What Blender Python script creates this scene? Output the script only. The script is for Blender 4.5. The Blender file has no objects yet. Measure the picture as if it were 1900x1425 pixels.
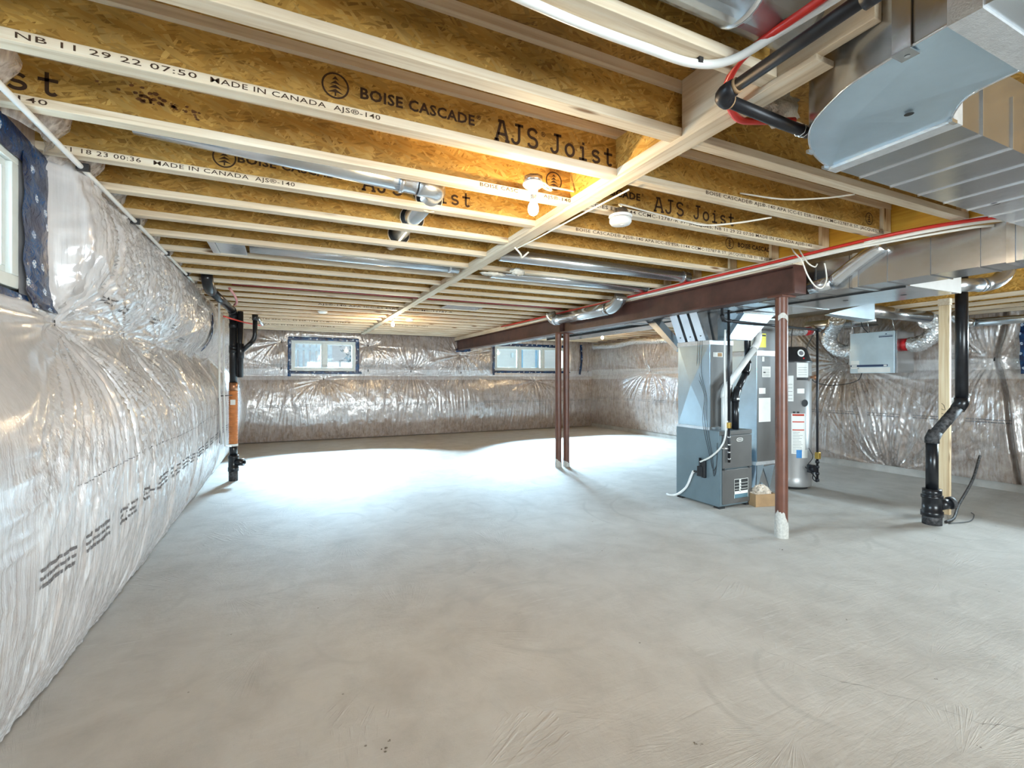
import bpy, math, random
import numpy as np
from mathutils import Vector, Matrix

C = bpy.context.scene
COL = C.collection
random.seed(7)
R = math.radians

# ------------------------------------------------------------------ camera
CAM_H = 1.38
cam_d = bpy.data.cameras.new('camera')
cam_d.sensor_width = 36.0
cam_d.lens = 886.0 / 1900 * 36.0
cam_d.shift_y = -9.5 / 1900
cam_d.clip_start = 0.02
cam = bpy.data.objects.new('camera', cam_d)
COL.objects.link(cam)
cam.location = (0, 0, CAM_H)
cam.rotation_euler = (R(90), 0, -math.atan2(418, 886))
C.camera = cam

# ------------------------------------------------------------------ light
C.view_settings.view_transform = 'Standard'
C.view_settings.look = 'None'
C.view_settings.exposure = 0.0
C.view_settings.gamma = 1.0
w = bpy.data.worlds.new('sky')
C.world = w
w.use_nodes = True
bg = w.node_tree.nodes['Background']
bg.inputs[0].default_value = (0.80, 0.90, 1.0, 1)
bg.inputs[1].default_value = 0.75

def area(name, loc, target, sx, sy, power, col, spread=180):
    d = bpy.data.lights.new(name, 'AREA')
    d.shape = 'RECTANGLE'; d.size = sx; d.size_y = sy
    d.energy = power; d.color = col; d.spread = R(spread)
    o = bpy.data.objects.new(name, d)
    COL.objects.link(o)
    o.location = loc
    o.rotation_euler = (Vector(target) - Vector(loc)).to_track_quat('-Z', 'Y').to_euler()
    return o

COOL = (0.55, 0.78, 1.0)
area('daylight_far_left', (0.78, 12.70, 2.61), (1.2, 6.0, 0.1), 1.3, 0.42, 1900, COOL, 85)
area('daylight_far_right', (6.1, 12.70, 2.61), (4.6, 6.0, 0.1), 2.2, 0.42, 2700, COOL, 85)
area('daylight_left', (-2.3, 1.75, 2.35), (2.5, 4.4, 0.5), 1.4, 0.8, 1050, (0.62, 0.82, 1.0))
area('daylight_right', (8.9, 1.8, 2.2), (4.2, 4.6, 0.6), 1.3, 0.8, 850, (0.75, 0.89, 1.0))
area('fill_back', (2.6, -4.4, 1.35), (2.6, 4.0, 1.1), 3.4, 2.1, 800, (0.92, 0.96, 1.0))  # added fill lamp outside an invented opening behind the camera

def bulb_light(loc, power):
    d = bpy.data.lights.new('bulb_light', 'POINT')
    d.energy = power; d.color = (1.0, 0.74, 0.42); d.shadow_soft_size = 0.03
    o = bpy.data.objects.new('bulb_light', d)
    COL.objects.link(o); o.location = loc

# ------------------------------------------------------------------ node helpers
def new_mat(name):
    m = bpy.data.materials.new(name); m.use_nodes = True
    nt = m.node_tree
    return m, nt, nt.nodes['Principled BSDF']

def N(nt, typ, **kw):
    n = nt.nodes.new(typ)
    for k, v in kw.items():
        if k.startswith('_'):
            setattr(n, k[1:], v)
        else:
            n.inputs[k.replace('__', ' ')].default_value = v
    return n

def L(nt, a, b):
    nt.links.new(a, b)

def coords(nt, scale=(1, 1, 1), rot=(0, 0, 0), kind='Object'):
    t = nt.nodes.new('ShaderNodeTexCoord')
    mp = nt.nodes.new('ShaderNodeMapping')
    mp.inputs['Scale'].default_value = scale
    mp.inputs['Rotation'].default_value = rot
    L(nt, t.outputs[kind], mp.inputs['Vector'])
    return mp.outputs[0]

def ramp(nt, src, stops):
    r = nt.nodes.new('ShaderNodeValToRGB')
    e = r.color_ramp.elements
    while len(e) < len(stops):
        e.new(0.5)
    for i, (p, c) in enumerate(stops):
        e[i].position = p
        e[i].color = (c[0], c[1], c[2], 1) if not isinstance(c, (int, float)) else (c, c, c, 1)
    L(nt, src, r.inputs[0])
    return r.outputs[0]

def mix(nt, fac, a, b, mode='MIX'):
    m = nt.nodes.new('ShaderNodeMix'); m.data_type = 'RGBA'; m.blend_type = mode
    for s, i in ((fac, 0), (a, 6), (b, 7)):
        if hasattr(s, 'links'):
            L(nt, s, m.inputs[i])
        elif isinstance(s, (int, float)):
            m.inputs[i].default_value = s
        else:
            m.inputs[i].default_value = (s[0], s[1], s[2], 1)
    return m.outputs[2]

def bump(nt, bsdf, h, strength=0.3, dist=0.01, coat=False):
    b = nt.nodes.new('ShaderNodeBump')
    b.inputs['Strength'].default_value = strength
    b.inputs['Distance'].default_value = dist
    L(nt, h, b.inputs['Height'])
    L(nt, b.outputs[0], bsdf.inputs['Normal'])
    if coat:
        L(nt, b.outputs[0], bsdf.inputs['Coat Normal'])
    return b

def noise(nt, vec, scale, detail=4, rough=0.55, dist=0.0):
    n = N(nt, 'ShaderNodeTexNoise', Scale=scale, Detail=detail, Roughness=rough, Distortion=dist)
    if vec is not None:
        L(nt, vec, n.inputs['Vector'])
    return n.outputs[0]

def plain(name, col, rough=0.5, metal=0.0, var=0.06, nscale=12, bmp=0.0, spec=0.5, coat=0.0):
    m, nt, b = new_mat(name)
    v = coords(nt)
    f = noise(nt, v, nscale)
    lo = tuple(max(0, c * (1 - var * 2)) for c in col); hi = tuple(min(1, c * (1 + var)) for c in col)
    L(nt, ramp(nt, f, [(0.3, lo), (0.7, hi)]), b.inputs['Base Color'])
    b.inputs['Roughness'].default_value = rough
    b.inputs['Metallic'].default_value = metal
    b.inputs['Specular IOR Level'].default_value = spec
    b.inputs['Coat Weight'].default_value = coat
    if bmp:
        bump(nt, b, noise(nt, v, nscale * 6), bmp, 0.004)
    return m

# ------------------------------------------------------------------ materials
def osb_mat(name, tint=(1, 1, 1), plane='XZ'):
    m, nt, b = new_mat(name)
    col = None
    base = [(0.37, 0.19, 0.032), (0.49, 0.275, 0.055), (0.59, 0.37, 0.105), (0.42, 0.228, 0.042), (0.53, 0.315, 0.075)]
    hs = None
    for i, (ang, sx, sy) in enumerate(((8, 11, 75), (62, 12, 85), (-50, 10, 70), (20, 13, 95), (-18, 12, 80))):
        if plane == 'XZ':
            rot = (0, R(ang), 0); sc = (sx, 3, sy)
        elif plane == 'YZ':
            rot = (R(ang), 0, 0); sc = (3, sx, sy)
        else:
            rot = (0, 0, R(ang)); sc = (sx, sy, 3)
        t = nt.nodes.new('ShaderNodeTexCoord')
        m1 = nt.nodes.new('ShaderNodeMapping'); m1.inputs['Rotation'].default_value = rot
        m2 = nt.nodes.new('ShaderNodeMapping'); m2.inputs['Scale'].default_value = sc
        m2.inputs['Location'].default_value = (i * 3.3, i * 1.7, i * 5.1)
        L(nt, t.outputs['Object'], m1.inputs[0]); L(nt, m1.outputs[0], m2.inputs[0])
        vo = N(nt, 'ShaderNodeTexVoronoi', Scale=1.0, Randomness=1.0)
        L(nt, m2.outputs[0], vo.inputs['Vector'])
        sep = nt.nodes.new('ShaderNodeSeparateColor'); L(nt, vo.outputs['Color'], sep.inputs[0])
        c = ramp(nt, sep.outputs[0], [(0.0, tuple(x * 0.74 for x in base[i])), (0.4, base[i]), (1.0, tuple(min(1, x * 1.2) for x in base[(i + 1) % 5]))])
        if col is None:
            col = c; hs = sep.outputs[1]
        else:
            thr = ramp(nt, sep.outputs[2], [(0.62, 0.0), (0.66, 1.0)])
            col = mix(nt, thr, col, c)
            hs = mix(nt, thr, hs, sep.outputs[1])
    v = coords(nt)
    dirt = ramp(nt, noise(nt, v, 2.2, 5, 0.6), [(0.30, 0.62), (0.55, 1.0)])
    col = mix(nt, 1.0, col, dirt, 'MULTIPLY')
    col = mix(nt, 1.0, col, tint, 'MULTIPLY')
    L(nt, col, b.inputs['Base Color'])
    b.inputs['Roughness'].default_value = 0.62
    bump(nt, b, hs, 0.25, 0.004)
    return m

def lumber_mat(name, axis='X', col=((0.58, 0.45, 0.30), (0.77, 0.66, 0.50), (0.84, 0.77, 0.64))):
    m, nt, b = new_mat(name)
    sc = {'X': (0.9, 26, 26), 'Y': (26, 0.9, 26), 'Z': (26, 26, 0.9)}[axis]
    v = coords(nt, sc)
    g = noise(nt, v, 1.6, 6, 0.6, 0.6)
    c = ramp(nt, g, [(0.28, col[0]), (0.5, col[1]), (0.72, col[2])])
    sc2 = {'X': (1.6, 9, 9), 'Y': (9, 1.6, 9), 'Z': (9, 9, 1.6)}[axis]
    vo = N(nt, 'ShaderNodeTexVoronoi', Scale=1.0)
    L(nt, coords(nt, sc2), vo.inputs['Vector'])
    knot = ramp(nt, vo.outputs['Distance'], [(0.05, 1.0), (0.13, 0.0)])
    c = mix(nt, knot, c, (0.20, 0.10, 0.04))
    mot = ramp(nt, noise(nt, coords(nt), 1.3, 3), [(0.3, (0.86, 0.82, 0.78)), (0.65, (1, 1, 1))])
    c = mix(nt, 1.0, c, mot, 'MULTIPLY')
    L(nt, c, b.inputs['Base Color'])
    b.inputs['Roughness'].default_value = 0.6
    bump(nt, b, g, 0.12, 0.003)
    return m

def metal_mat(name, col=(0.72, 0.76, 0.80), rough=0.30, spangle=9.0, metal=0.92, streak=(1, 1, 1)):
    m, nt, b = new_mat(name)
    v = coords(nt, streak)
    vo = N(nt, 'ShaderNodeTexVoronoi', Scale=spangle)
    L(nt, v, vo.inputs['Vector'])
    sep = nt.nodes.new('ShaderNodeSeparateColor'); L(nt, vo.outputs['Color'], sep.inputs[0])
    f = noise(nt, v, 3.0, 5)
    c = ramp(nt, f, [(0.3, tuple(x * 0.82 for x in col)), (0.7, col)])
    L(nt, c, b.inputs['Base Color'])
    b.inputs['Metallic'].default_value = metal
    rr = nt.nodes.new('ShaderNodeMapRange')
    rr.inputs[3].default_value = rough * 0.93; rr.inputs[4].default_value = rough * 1.07
    L(nt, sep.outputs[0], rr.inputs[0]); L(nt, rr.outputs[0], b.inputs['Roughness'])
    bump(nt, b, noise(nt, v, 5, 3), 0.10, 0.02)
    return m

def foil_mat():
    m, nt, b = new_mat('foil')
    v = coords(nt)
    vo = N(nt, 'ShaderNodeTexVoronoi', Scale=34.0)
    L(nt, v, vo.inputs['Vector'])
    h = mix(nt, 0.5, vo.outputs['Distance'], noise(nt, v, 25, 6))
    b.inputs['Base Color'].default_value = (0.90, 0.91, 0.92, 1)
    b.inputs['Metallic'].default_value = 0.72
    b.inputs['Roughness'].default_value = 0.22
    bump(nt, b, h, 0.9, 0.02)
    return m

def concrete_mat():
    m, nt, b = new_mat('concrete')
    v = coords(nt)
    f1 = noise(nt, v, 0.55, 6, 0.6)
    f2 = noise(nt, v, 3.5, 8, 0.65, 0.4)
    c = ramp(nt, f1, [(0.30, (0.47, 0.435, 0.395)), (0.55, (0.535, 0.505, 0.465)), (0.75, (0.585, 0.56, 0.525))])
    c2 = ramp(nt, f2, [(0.32, (0.84, 0.83, 0.82)), (0.6, (1, 1, 1))])
    c = mix(nt, 1.0, c, c2, 'MULTIPLY')
    # tiny pits
    vo = N(nt, 'ShaderNodeTexVoronoi', Scale=5.0); L(nt, v, vo.inputs['Vector'])
    pit = ramp(nt, vo.outputs['Distance'], [(0.018, 1.0), (0.034, 0.0)])
    c = mix(nt, pit, c, (0.22, 0.19, 0.16))
    # trowel arcs: rings around scattered centres
    vo2 = N(nt, 'ShaderNodeTexVoronoi', Scale=0.85); L(nt, v, vo2.inputs['Vector'])
    wv = nt.nodes.new('ShaderNodeMath'); wv.operation = 'MULTIPLY_ADD'
    L(nt, vo2.outputs['Distance'], wv.inputs[0]); wv.inputs[1].default_value = 26.0
    L(nt, noise(nt, v, 2.0, 3), wv.inputs[2])
    si = nt.nodes.new('ShaderNodeMath'); si.operation = 'SINE'; L(nt, wv.outputs[0], si.inputs[0])
    arc = ramp(nt, si.outputs[0], [(0.90, 0.0), (1.0, 1.0)])
    msk = ramp(nt, noise(nt, v, 1.1, 2), [(0.50, 0.0), (0.62, 1.0)])
    arc = mix(nt, 1.0, arc, msk, 'MULTIPLY')
    c = mix(nt, mix(nt, 1.0, arc, (0.5, 0.5, 0.5), 'MULTIPLY'), c, (0.40, 0.38, 0.35))
    fs = noise(nt, coords(nt, (2.2, 26, 1), (0, 0, R(-20))), 2.0, 5, 0.65, 0.8)
    fm = ramp(nt, noise(nt, v, 0.9, 3), [(0.48, 0.0), (0.60, 0.5)])
    c = mix(nt, mix(nt, 1.0, fm, ramp(nt, fs, [(0.56, 0.0), (0.66, 1.0)]), 'MULTIPLY'), c, (0.60, 0.58, 0.55))
    fs2 = noise(nt, coords(nt, (24, 2.4, 1), (0, 0, R(-35))), 2.0, 5, 0.65, 0.8)
    c = mix(nt, mix(nt, 1.0, fm, ramp(nt, fs2, [(0.60, 0.0), (0.68, 1.0)]), 'MULTIPLY'), c, (0.40, 0.375, 0.345))
    L(nt, c, b.inputs['Base Color'])
    b.inputs['Roughness'].default_value = 0.72
    b.inputs['Specular IOR Level'].default_value = 0.35
    # trowel scratches
    sv = coords(nt, (1.0, 7.0, 1), (0, 0, R(25)))
    s1 = noise(nt, sv, 3.0, 6, 0.7, 1.2)
    h = mix(nt, 0.45, s1, noise(nt, v, 30, 6, 0.7))
    vo3 = N(nt, 'ShaderNodeTexVoronoi', Scale=0.9); vo3.voronoi_dimensions = '2D'; L(nt, v, vo3.inputs['Vector'])
    sb = nt.nodes.new('ShaderNodeVectorMath'); sb.operation = 'SUBTRACT'; L(nt, v, sb.inputs[0]); L(nt, vo3.outputs['Position'], sb.inputs[1])
    sx = nt.nodes.new('ShaderNodeSeparateXYZ'); L(nt, sb.outputs[0], sx.inputs[0])
    at = nt.nodes.new('ShaderNodeMath'); at.operation = 'ARCTAN2'; L(nt, sx.outputs[1], at.inputs[0]); L(nt, sx.outputs[0], at.inputs[1])
    ca = nt.nodes.new('ShaderNodeCombineXYZ'); L(nt, at.outputs[0], ca.inputs[0]); L(nt, vo3.outputs['Distance'], ca.inputs[1])
    mpp = nt.nodes.new('ShaderNodeMapping'); mpp.inputs['Scale'].default_value = (16, 2.5, 1); L(nt, ca.outputs[0], mpp.inputs[0])
    rad = ramp(nt, noise(nt, mpp.outputs[0], 2.0, 3), [(0.52, 0.0), (0.66, 1.0)])
    rm = ramp(nt, noise(nt, v, 1.4, 3), [(0.50, 0.0), (0.60, 1.0)])
    h = mix(nt, mix(nt, 1.0, rad, mix(nt, 1.0, rm, (0.55, 0.55, 0.55), 'MULTIPLY'), 'MULTIPLY'), h, (1, 1, 1))
    bump(nt, b, h, 0.45, 0.014)
    return m

def poly_mat(name, haze_glare, band=None, brown=1.0, milk_glare=(0.74, 0.73, 0.73), bmp=.5, fine=(16, 2.0), gloss=.12, attr=False, streak=.22, ior=1.9):
    """brown glass-fibre seen under a clear polythene sheet; haze = whiteness of the sheet, with reflected glare painted into the colour"""
    m, nt, b = new_mat(name)
    v = coords(nt)
    f = noise(nt, v, 7.0, 8, 0.62, 0.6)
    k = brown
    lo = 0.5 if attr else 0.0
    fib = ramp(nt, f, [(0.28, tuple(k * x for x in (0.15 + .06 * lo, 0.098 + .04 * lo, 0.07 + .03 * lo))), (0.46, (0.29 * k, 0.20 * k, 0.152 * k)), (0.60, (0.40 * k, 0.295 * k, 0.235 * k)), (0.78, tuple(k * x for x in ((0.60, 0.50, 0.42) if not attr else (0.48, 0.37, 0.30))))])
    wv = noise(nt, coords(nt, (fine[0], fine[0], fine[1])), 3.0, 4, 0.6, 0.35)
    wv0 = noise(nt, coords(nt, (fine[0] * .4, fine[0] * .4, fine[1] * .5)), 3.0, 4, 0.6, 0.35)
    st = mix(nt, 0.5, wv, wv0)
    hz = ramp(nt, st, [(0.36, max(0, haze_glare - streak)), (0.62, min(1, haze_glare + streak))])  # white glare along the wrinkles painted in as streaks
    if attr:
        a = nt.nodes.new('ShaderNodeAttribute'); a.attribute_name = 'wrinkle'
        hz = mix(nt, a.outputs['Fac'], (haze_glare * .9, haze_glare * .9, haze_glare * .9), hz)
    if band:
        sep = nt.nodes.new('ShaderNodeSeparateXYZ'); L(nt, v, sep.inputs[0])
        mr = nt.nodes.new('ShaderNodeMapRange'); mr.inputs[1].default_value = 0.0; mr.inputs[2].default_value = 3.0
        L(nt, sep.outputs[2], mr.inputs[0])
        z0, z1 = band[0] / 3, band[1] / 3
        bm = ramp(nt, mr.outputs[0], [(z0 - 0.002, 0.0), (z0 + 0.002, 0.36), (z1 - 0.002, 0.36), (z1 + 0.002, 0.0)])
        hz = mix(nt, 1.0, hz, bm, 'ADD')
    c = mix(nt, hz, fib, milk_glare)
    L(nt, c, b.inputs['Base Color'])
    b.inputs['Roughness'].default_value = 0.36
    b.inputs['Specular IOR Level'].default_value = 0.6
    b.inputs['Coat Weight'].default_value = 1.0
    b.inputs['Coat Roughness'].default_value = gloss
    b.inputs['Coat IOR'].default_value = ior
    wv2 = noise(nt, v, 16.0, 5, 0.6, 1.0)
    bn = bump(nt, b, mix(nt, 0.22, st, wv2), bmp, 0.02, coat=True)
    if attr:
        ml = nt.nodes.new('ShaderNodeMath'); ml.operation = 'MULTIPLY'; ml.inputs[1].default_value = bmp
        L(nt, a.outputs['Fac'], ml.inputs[0]); L(nt, ml.outputs[0], bn.inputs['Strength'])
    return m

def tape_mat():
    m, nt, b = new_mat('blue_tape')
    v = coords(nt, (1, 1, 1))
    sp = nt.nodes.new('ShaderNodeSeparateXYZ'); L(nt, v, sp.inputs[0])
    ad = nt.nodes.new('ShaderNodeMath'); ad.operation = 'ADD'; L(nt, sp.outputs[0], ad.inputs[0]); L(nt, sp.outputs[1], ad.inputs[1])
    cb = nt.nodes.new('ShaderNodeCombineXYZ'); L(nt, ad.outputs[0], cb.inputs[0]); L(nt, sp.outputs[2], cb.inputs[1])
    vo = N(nt, 'ShaderNodeTexVoronoi', Scale=8.0, Randomness=0.75); vo.voronoi_dimensions = '2D'; L(nt, cb.outputs[0], vo.inputs['Vector'])
    dot = ramp(nt, vo.outputs['Distance'], [(0.135, 1.0), (0.155, 0.0)])
    inner = ramp(nt, noise(nt, v, 120, 2), [(0.45, 0.0), (0.55, 1.0)])
    wh = mix(nt, inner, (0.62, 0.68, 0.74), (0.10, 0.18, 0.32))
    base = ramp(nt, noise(nt, v, 9, 3), [(0.38, (0.004, 0.010, 0.045)), (0.68, (0.006, 0.060, 0.17))])
    L(nt, mix(nt, dot, base, wh), b.inputs['Base Color'])
    b.inputs['Roughness'].default_value = 0.22
    bump(nt, b, noise(nt, v, 14, 4, 0.6, 1.0), 0.5, 0.02)
    return m

def glass_mat():
    m = bpy.data.materials.new('window_glass'); m.use_nodes = True
    nt = m.node_tree; nt.nodes.clear()
    o = nt.nodes.new('ShaderNodeOutputMaterial')
    t = nt.nodes.new('ShaderNodeBsdfTransparent'); t.inputs[0].default_value = (0.93, 0.97, 0.97, 1)
    g = nt.nodes.new('ShaderNodeBsdfGlossy'); g.inputs['Roughness'].default_value = 0.03
    lw = nt.nodes.new('ShaderNodeFresnel'); lw.inputs[0].default_value = 1.5
    mx = nt.nodes.new('ShaderNodeMixShader')
    L(nt, lw.outputs[0], mx.inputs[0]); L(nt, t.outputs[0], mx.inputs[1]); L(nt, g.outputs[0], mx.inputs[2])
    L(nt, mx.outputs[0], o.inputs[0])
    return m

def clear_poly_mat():
    m = bpy.data.materials.new('clear_poly'); m.use_nodes = True
    nt = m.node_tree; nt.nodes.clear()
    o = nt.nodes.new('ShaderNodeOutputMaterial')
    t = nt.nodes.new('ShaderNodeBsdfTransparent')
    p = nt.nodes.new('ShaderNodeBsdfPrincipled'); p.inputs['Base Color'].default_value = (0.75, 0.66, 0.60, 1)
    p.inputs['Roughness'].default_value = 0.2
    f = ramp(nt, noise(nt, coords(nt, (8, 8, 2)), 5, 4), [(0.35, 0.30), (0.7, 0.75)])
    mx = nt.nodes.new('ShaderNodeMixShader')
    L(nt, f, mx.inputs[0]); L(nt, t.outputs[0], mx.inputs[1]); L(nt, p.outputs[0], mx.inputs[2])
    L(nt, mx.outputs[0], o.inputs[0])
    return m

def emit_mat(name, col, s):
    m, nt, b = new_mat(name)
    b.inputs['Base Color'].default_value = (1, 1, 1, 1)
    b.inputs['Emission Color'].default_value = (*col, 1)
    b.inputs['Emission Strength'].default_value = s
    return m

M = {}
M['osb_web'] = osb_mat('osb_web')
M['osb_block'] = osb_mat('osb_block', (1.15, 1.12, 1.05), 'YZ')
M['osb_floor'] = osb_mat('osb_subfloor', (0.85, 0.8, 0.75), 'XY')
M['flange'] = lumber_mat('flange_lumber', 'X')
M['lumber_y'] = lumber_mat('lumber_along', 'Y')
M['lumber_z'] = lumber_mat('stud_lumber', 'Z', ((0.60, 0.42, 0.24), (0.76, 0.60, 0.38), (0.82, 0.70, 0.50)))
M['lumber_x'] = lumber_mat('lumber_across', 'X')
M['lvl'] = lumber_mat('yellow_lvl', 'Y', ((0.50, 0.23, 0.01), (0.62, 0.31, 0.015), (0.68, 0.37, 0.03)))
M['concrete'] = concrete_mat()
M['foundation'] = plain('foundation_concrete', (0.42, 0.40, 0.37), 0.85, 0, 0.1, 5, 0.3)
M['poly_left'] = poly_mat('poly_left', 0.60, milk_glare=(0.80, 0.83, 0.87), bmp=.8, fine=(34, .8), gloss=.085, attr=True, streak=.44, ior=2.3)  # whiter than the other sheets: glare painted into its colour
M['poly_far'] = poly_mat('poly_far', 0.12, (1.36, 1.60), brown=.80, bmp=.5, fine=(18, 2.0), ior=2.1, gloss=.10, milk_glare=(0.70, 0.70, 0.74))
M['poly_right'] = poly_mat('poly_right', 0.14, (1.38, 1.64), brown=.85, bmp=.6, ior=2.3, gloss=.10)
M['clear_poly'] = clear_poly_mat()
M['tape'] = tape_mat()
M['glass'] = glass_mat()
M['vinyl'] = plain('vinyl_frame', (0.66, 0.70, 0.68), 0.4, 0, 0.03)
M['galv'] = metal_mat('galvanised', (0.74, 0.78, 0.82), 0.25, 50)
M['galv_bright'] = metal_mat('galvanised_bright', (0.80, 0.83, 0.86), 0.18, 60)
M['galv_daylit'] = metal_mat('galvanised_plenum', (0.64, 0.80, 0.92), 0.34, 60)  # blue of the reflected windows is put into this metal's colour
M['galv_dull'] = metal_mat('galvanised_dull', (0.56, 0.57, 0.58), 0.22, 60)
M['foil'] = foil_mat()
M['foiltape'] = plain('foil_tape', (0.70, 0.72, 0.74), 0.38, 0.65, 0.06, 30, 0.5)
M['abs'] = plain('black_abs', (0.012, 0.013, 0.016), 0.28, 0, 0.2, 20)
M['abs_dusty'] = plain('dusty_abs', (0.055, 0.053, 0.055), 0.6, 0, 0.7, 40)
M['iron'] = plain('black_iron', (0.02, 0.02, 0.024), 0.4, 0.4, 0.1, 25, 0.1)
M['pvc'] = plain('white_pvc', (0.74, 0.73, 0.70), 0.35, 0, 0.03)
M['pex_white'] = plain('white_pex', (0.80, 0.80, 0.78), 0.3, 0, 0.02)
M['pex_red'] = plain('red_pex', (0.62, 0.03, 0.02), 0.3, 0, 0.06)
M['red_dark'] = plain('red_pipe', (0.22, 0.012, 0.008), 0.35, 0, 0.06)
M['wire_white'] = plain('white_cable', (0.80, 0.76, 0.68), 0.45, 0, 0.03)
M['wire_black'] = plain('black_cable', (0.02, 0.02, 0.022), 0.5)
M['steel'] = plain('primer_steel', (0.095, 0.038, 0.027), 0.42, 0.0, 0.22, 6, 0.15)
M['steel_col'] = plain('primer_column', (0.135, 0.050, 0.030), 0.36, 0.0, 0.12, 8, 0.06)
M['mortar'] = plain('mortar_splash', (0.55, 0.53, 0.49), 0.9, 0, 0.12, 60, 0.6)
M['cabinet'] = plain('cabinet_daylit_grey', (0.17, 0.225, 0.255), 0.34, 0.25, 0.04, 6)  # grey paint with the blue daylight on its side put into the colour
M['door_grey'] = plain('door_grey', (0.115, 0.11, 0.105), 0.48, 0.15, 0.05, 5)
M['door_silver'] = plain('silver_door', (0.58, 0.68, 0.72), 0.3, 0.35, 0.08, 3)  # window reflection painted in as a paler, bluer base colour
M['dark'] = plain('dark_gap', (0.02, 0.02, 0.02), 0.7)
M['heater'] = plain('heater_grey', (0.36, 0.355, 0.35), 0.36, 0.35, 0.04, 4)
M['heater_top'] = plain('heater_hood', (0.028, 0.028, 0.03), 0.35, 0.1, 0.08)
M['paper'] = plain('paper_label', (0.78, 0.77, 0.73), 0.6, 0, 0.03)
M['yellow'] = plain('yellow_tag', (0.80, 0.70, 0.03), 0.5, 0, 0.04)
M['orange'] = plain('orange_sleeve', (0.58, 0.20, 0.055), 0.4, 0, 0.12, 16)
M['red_plastic'] = plain('red_collar', (0.55, 0.015, 0.02), 0.3)
M['brass'] = plain('brass', (0.62, 0.40, 0.10), 0.3, 0.85)
M['copper'] = plain('copper_valve', (0.45, 0.22, 0.12), 0.35, 0.8)
M['cardboard'] = plain('cardboard', (0.36, 0.22, 0.11), 0.8, 0, 0.08, 10)
M['bag'] = plain('crumpled_bag', (0.62, 0.52, 0.42), 0.4, 0, 0.25, 14, 0.7)
M['ink'] = plain('print_ink', (0.05, 0.022, 0.008), 0.8, 0, 0.15, 40)
M['ink_grey'] = plain('grey_print', (0.16, 0.15, 0.155), 0.6, 0, 0.15, 40)
M['ink_black'] = plain('black_print', (0.01, 0.01, 0.01), 0.6)
M['ink_red'] = plain('red_print', (0.55, 0.05, 0.02), 0.6)
M['label_teal'] = plain('teal_print', (0.10, 0.20, 0.25), 0.5)
M['ink_blue'] = plain('blue_print', (0.02, 0.20, 0.50), 0.5)
M['ink_dkblue'] = plain('dark_blue_print', (0.03, 0.05, 0.11), 0.5)
M['white_plastic'] = plain('white_plastic', (0.80, 0.80, 0.79), 0.35, 0, 0.02)
M['bulb'] = emit_mat('bulb_glass', (1.0, 0.90, 0.68), 14.0)
M['wool'] = plain('mineral_wool', (0.74, 0.69, 0.60), 0.95, 0, 0.12, 20, 0.9)
M['debris'] = plain('debris', (0.16, 0.13, 0.10), 0.9, 0, 0.2)
M['stain'] = plain('resin_stain', (0.17, 0.07, 0.025), 0.6, 0, 0.2, 30)
M['pex_pink'] = plain('pink_pex', (0.62, 0.25, 0.24), 0.35)
M['crack'] = plain('crack_dark', (0.20, 0.18, 0.16), 0.95)
M['siding'] = plain('house_siding', (0.62, 0.58, 0.53), 0.7, 0, 0.04, 3)
M['door_blue'] = plain('house_door', (0.22, 0.38, 0.50), 0.5)
M['fence'] = plain('fence_board', (0.40, 0.41, 0.42), 0.8, 0, 0.22, 4)
M['ground'] = plain('yard_ground', (0.26, 0.29, 0.29), 0.9, 0, 0.25, 5, 0.4)
M['snow'] = plain('pale_stone', (0.72, 0.72, 0.74), 0.9, 0, 0.06, 4)

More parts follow.
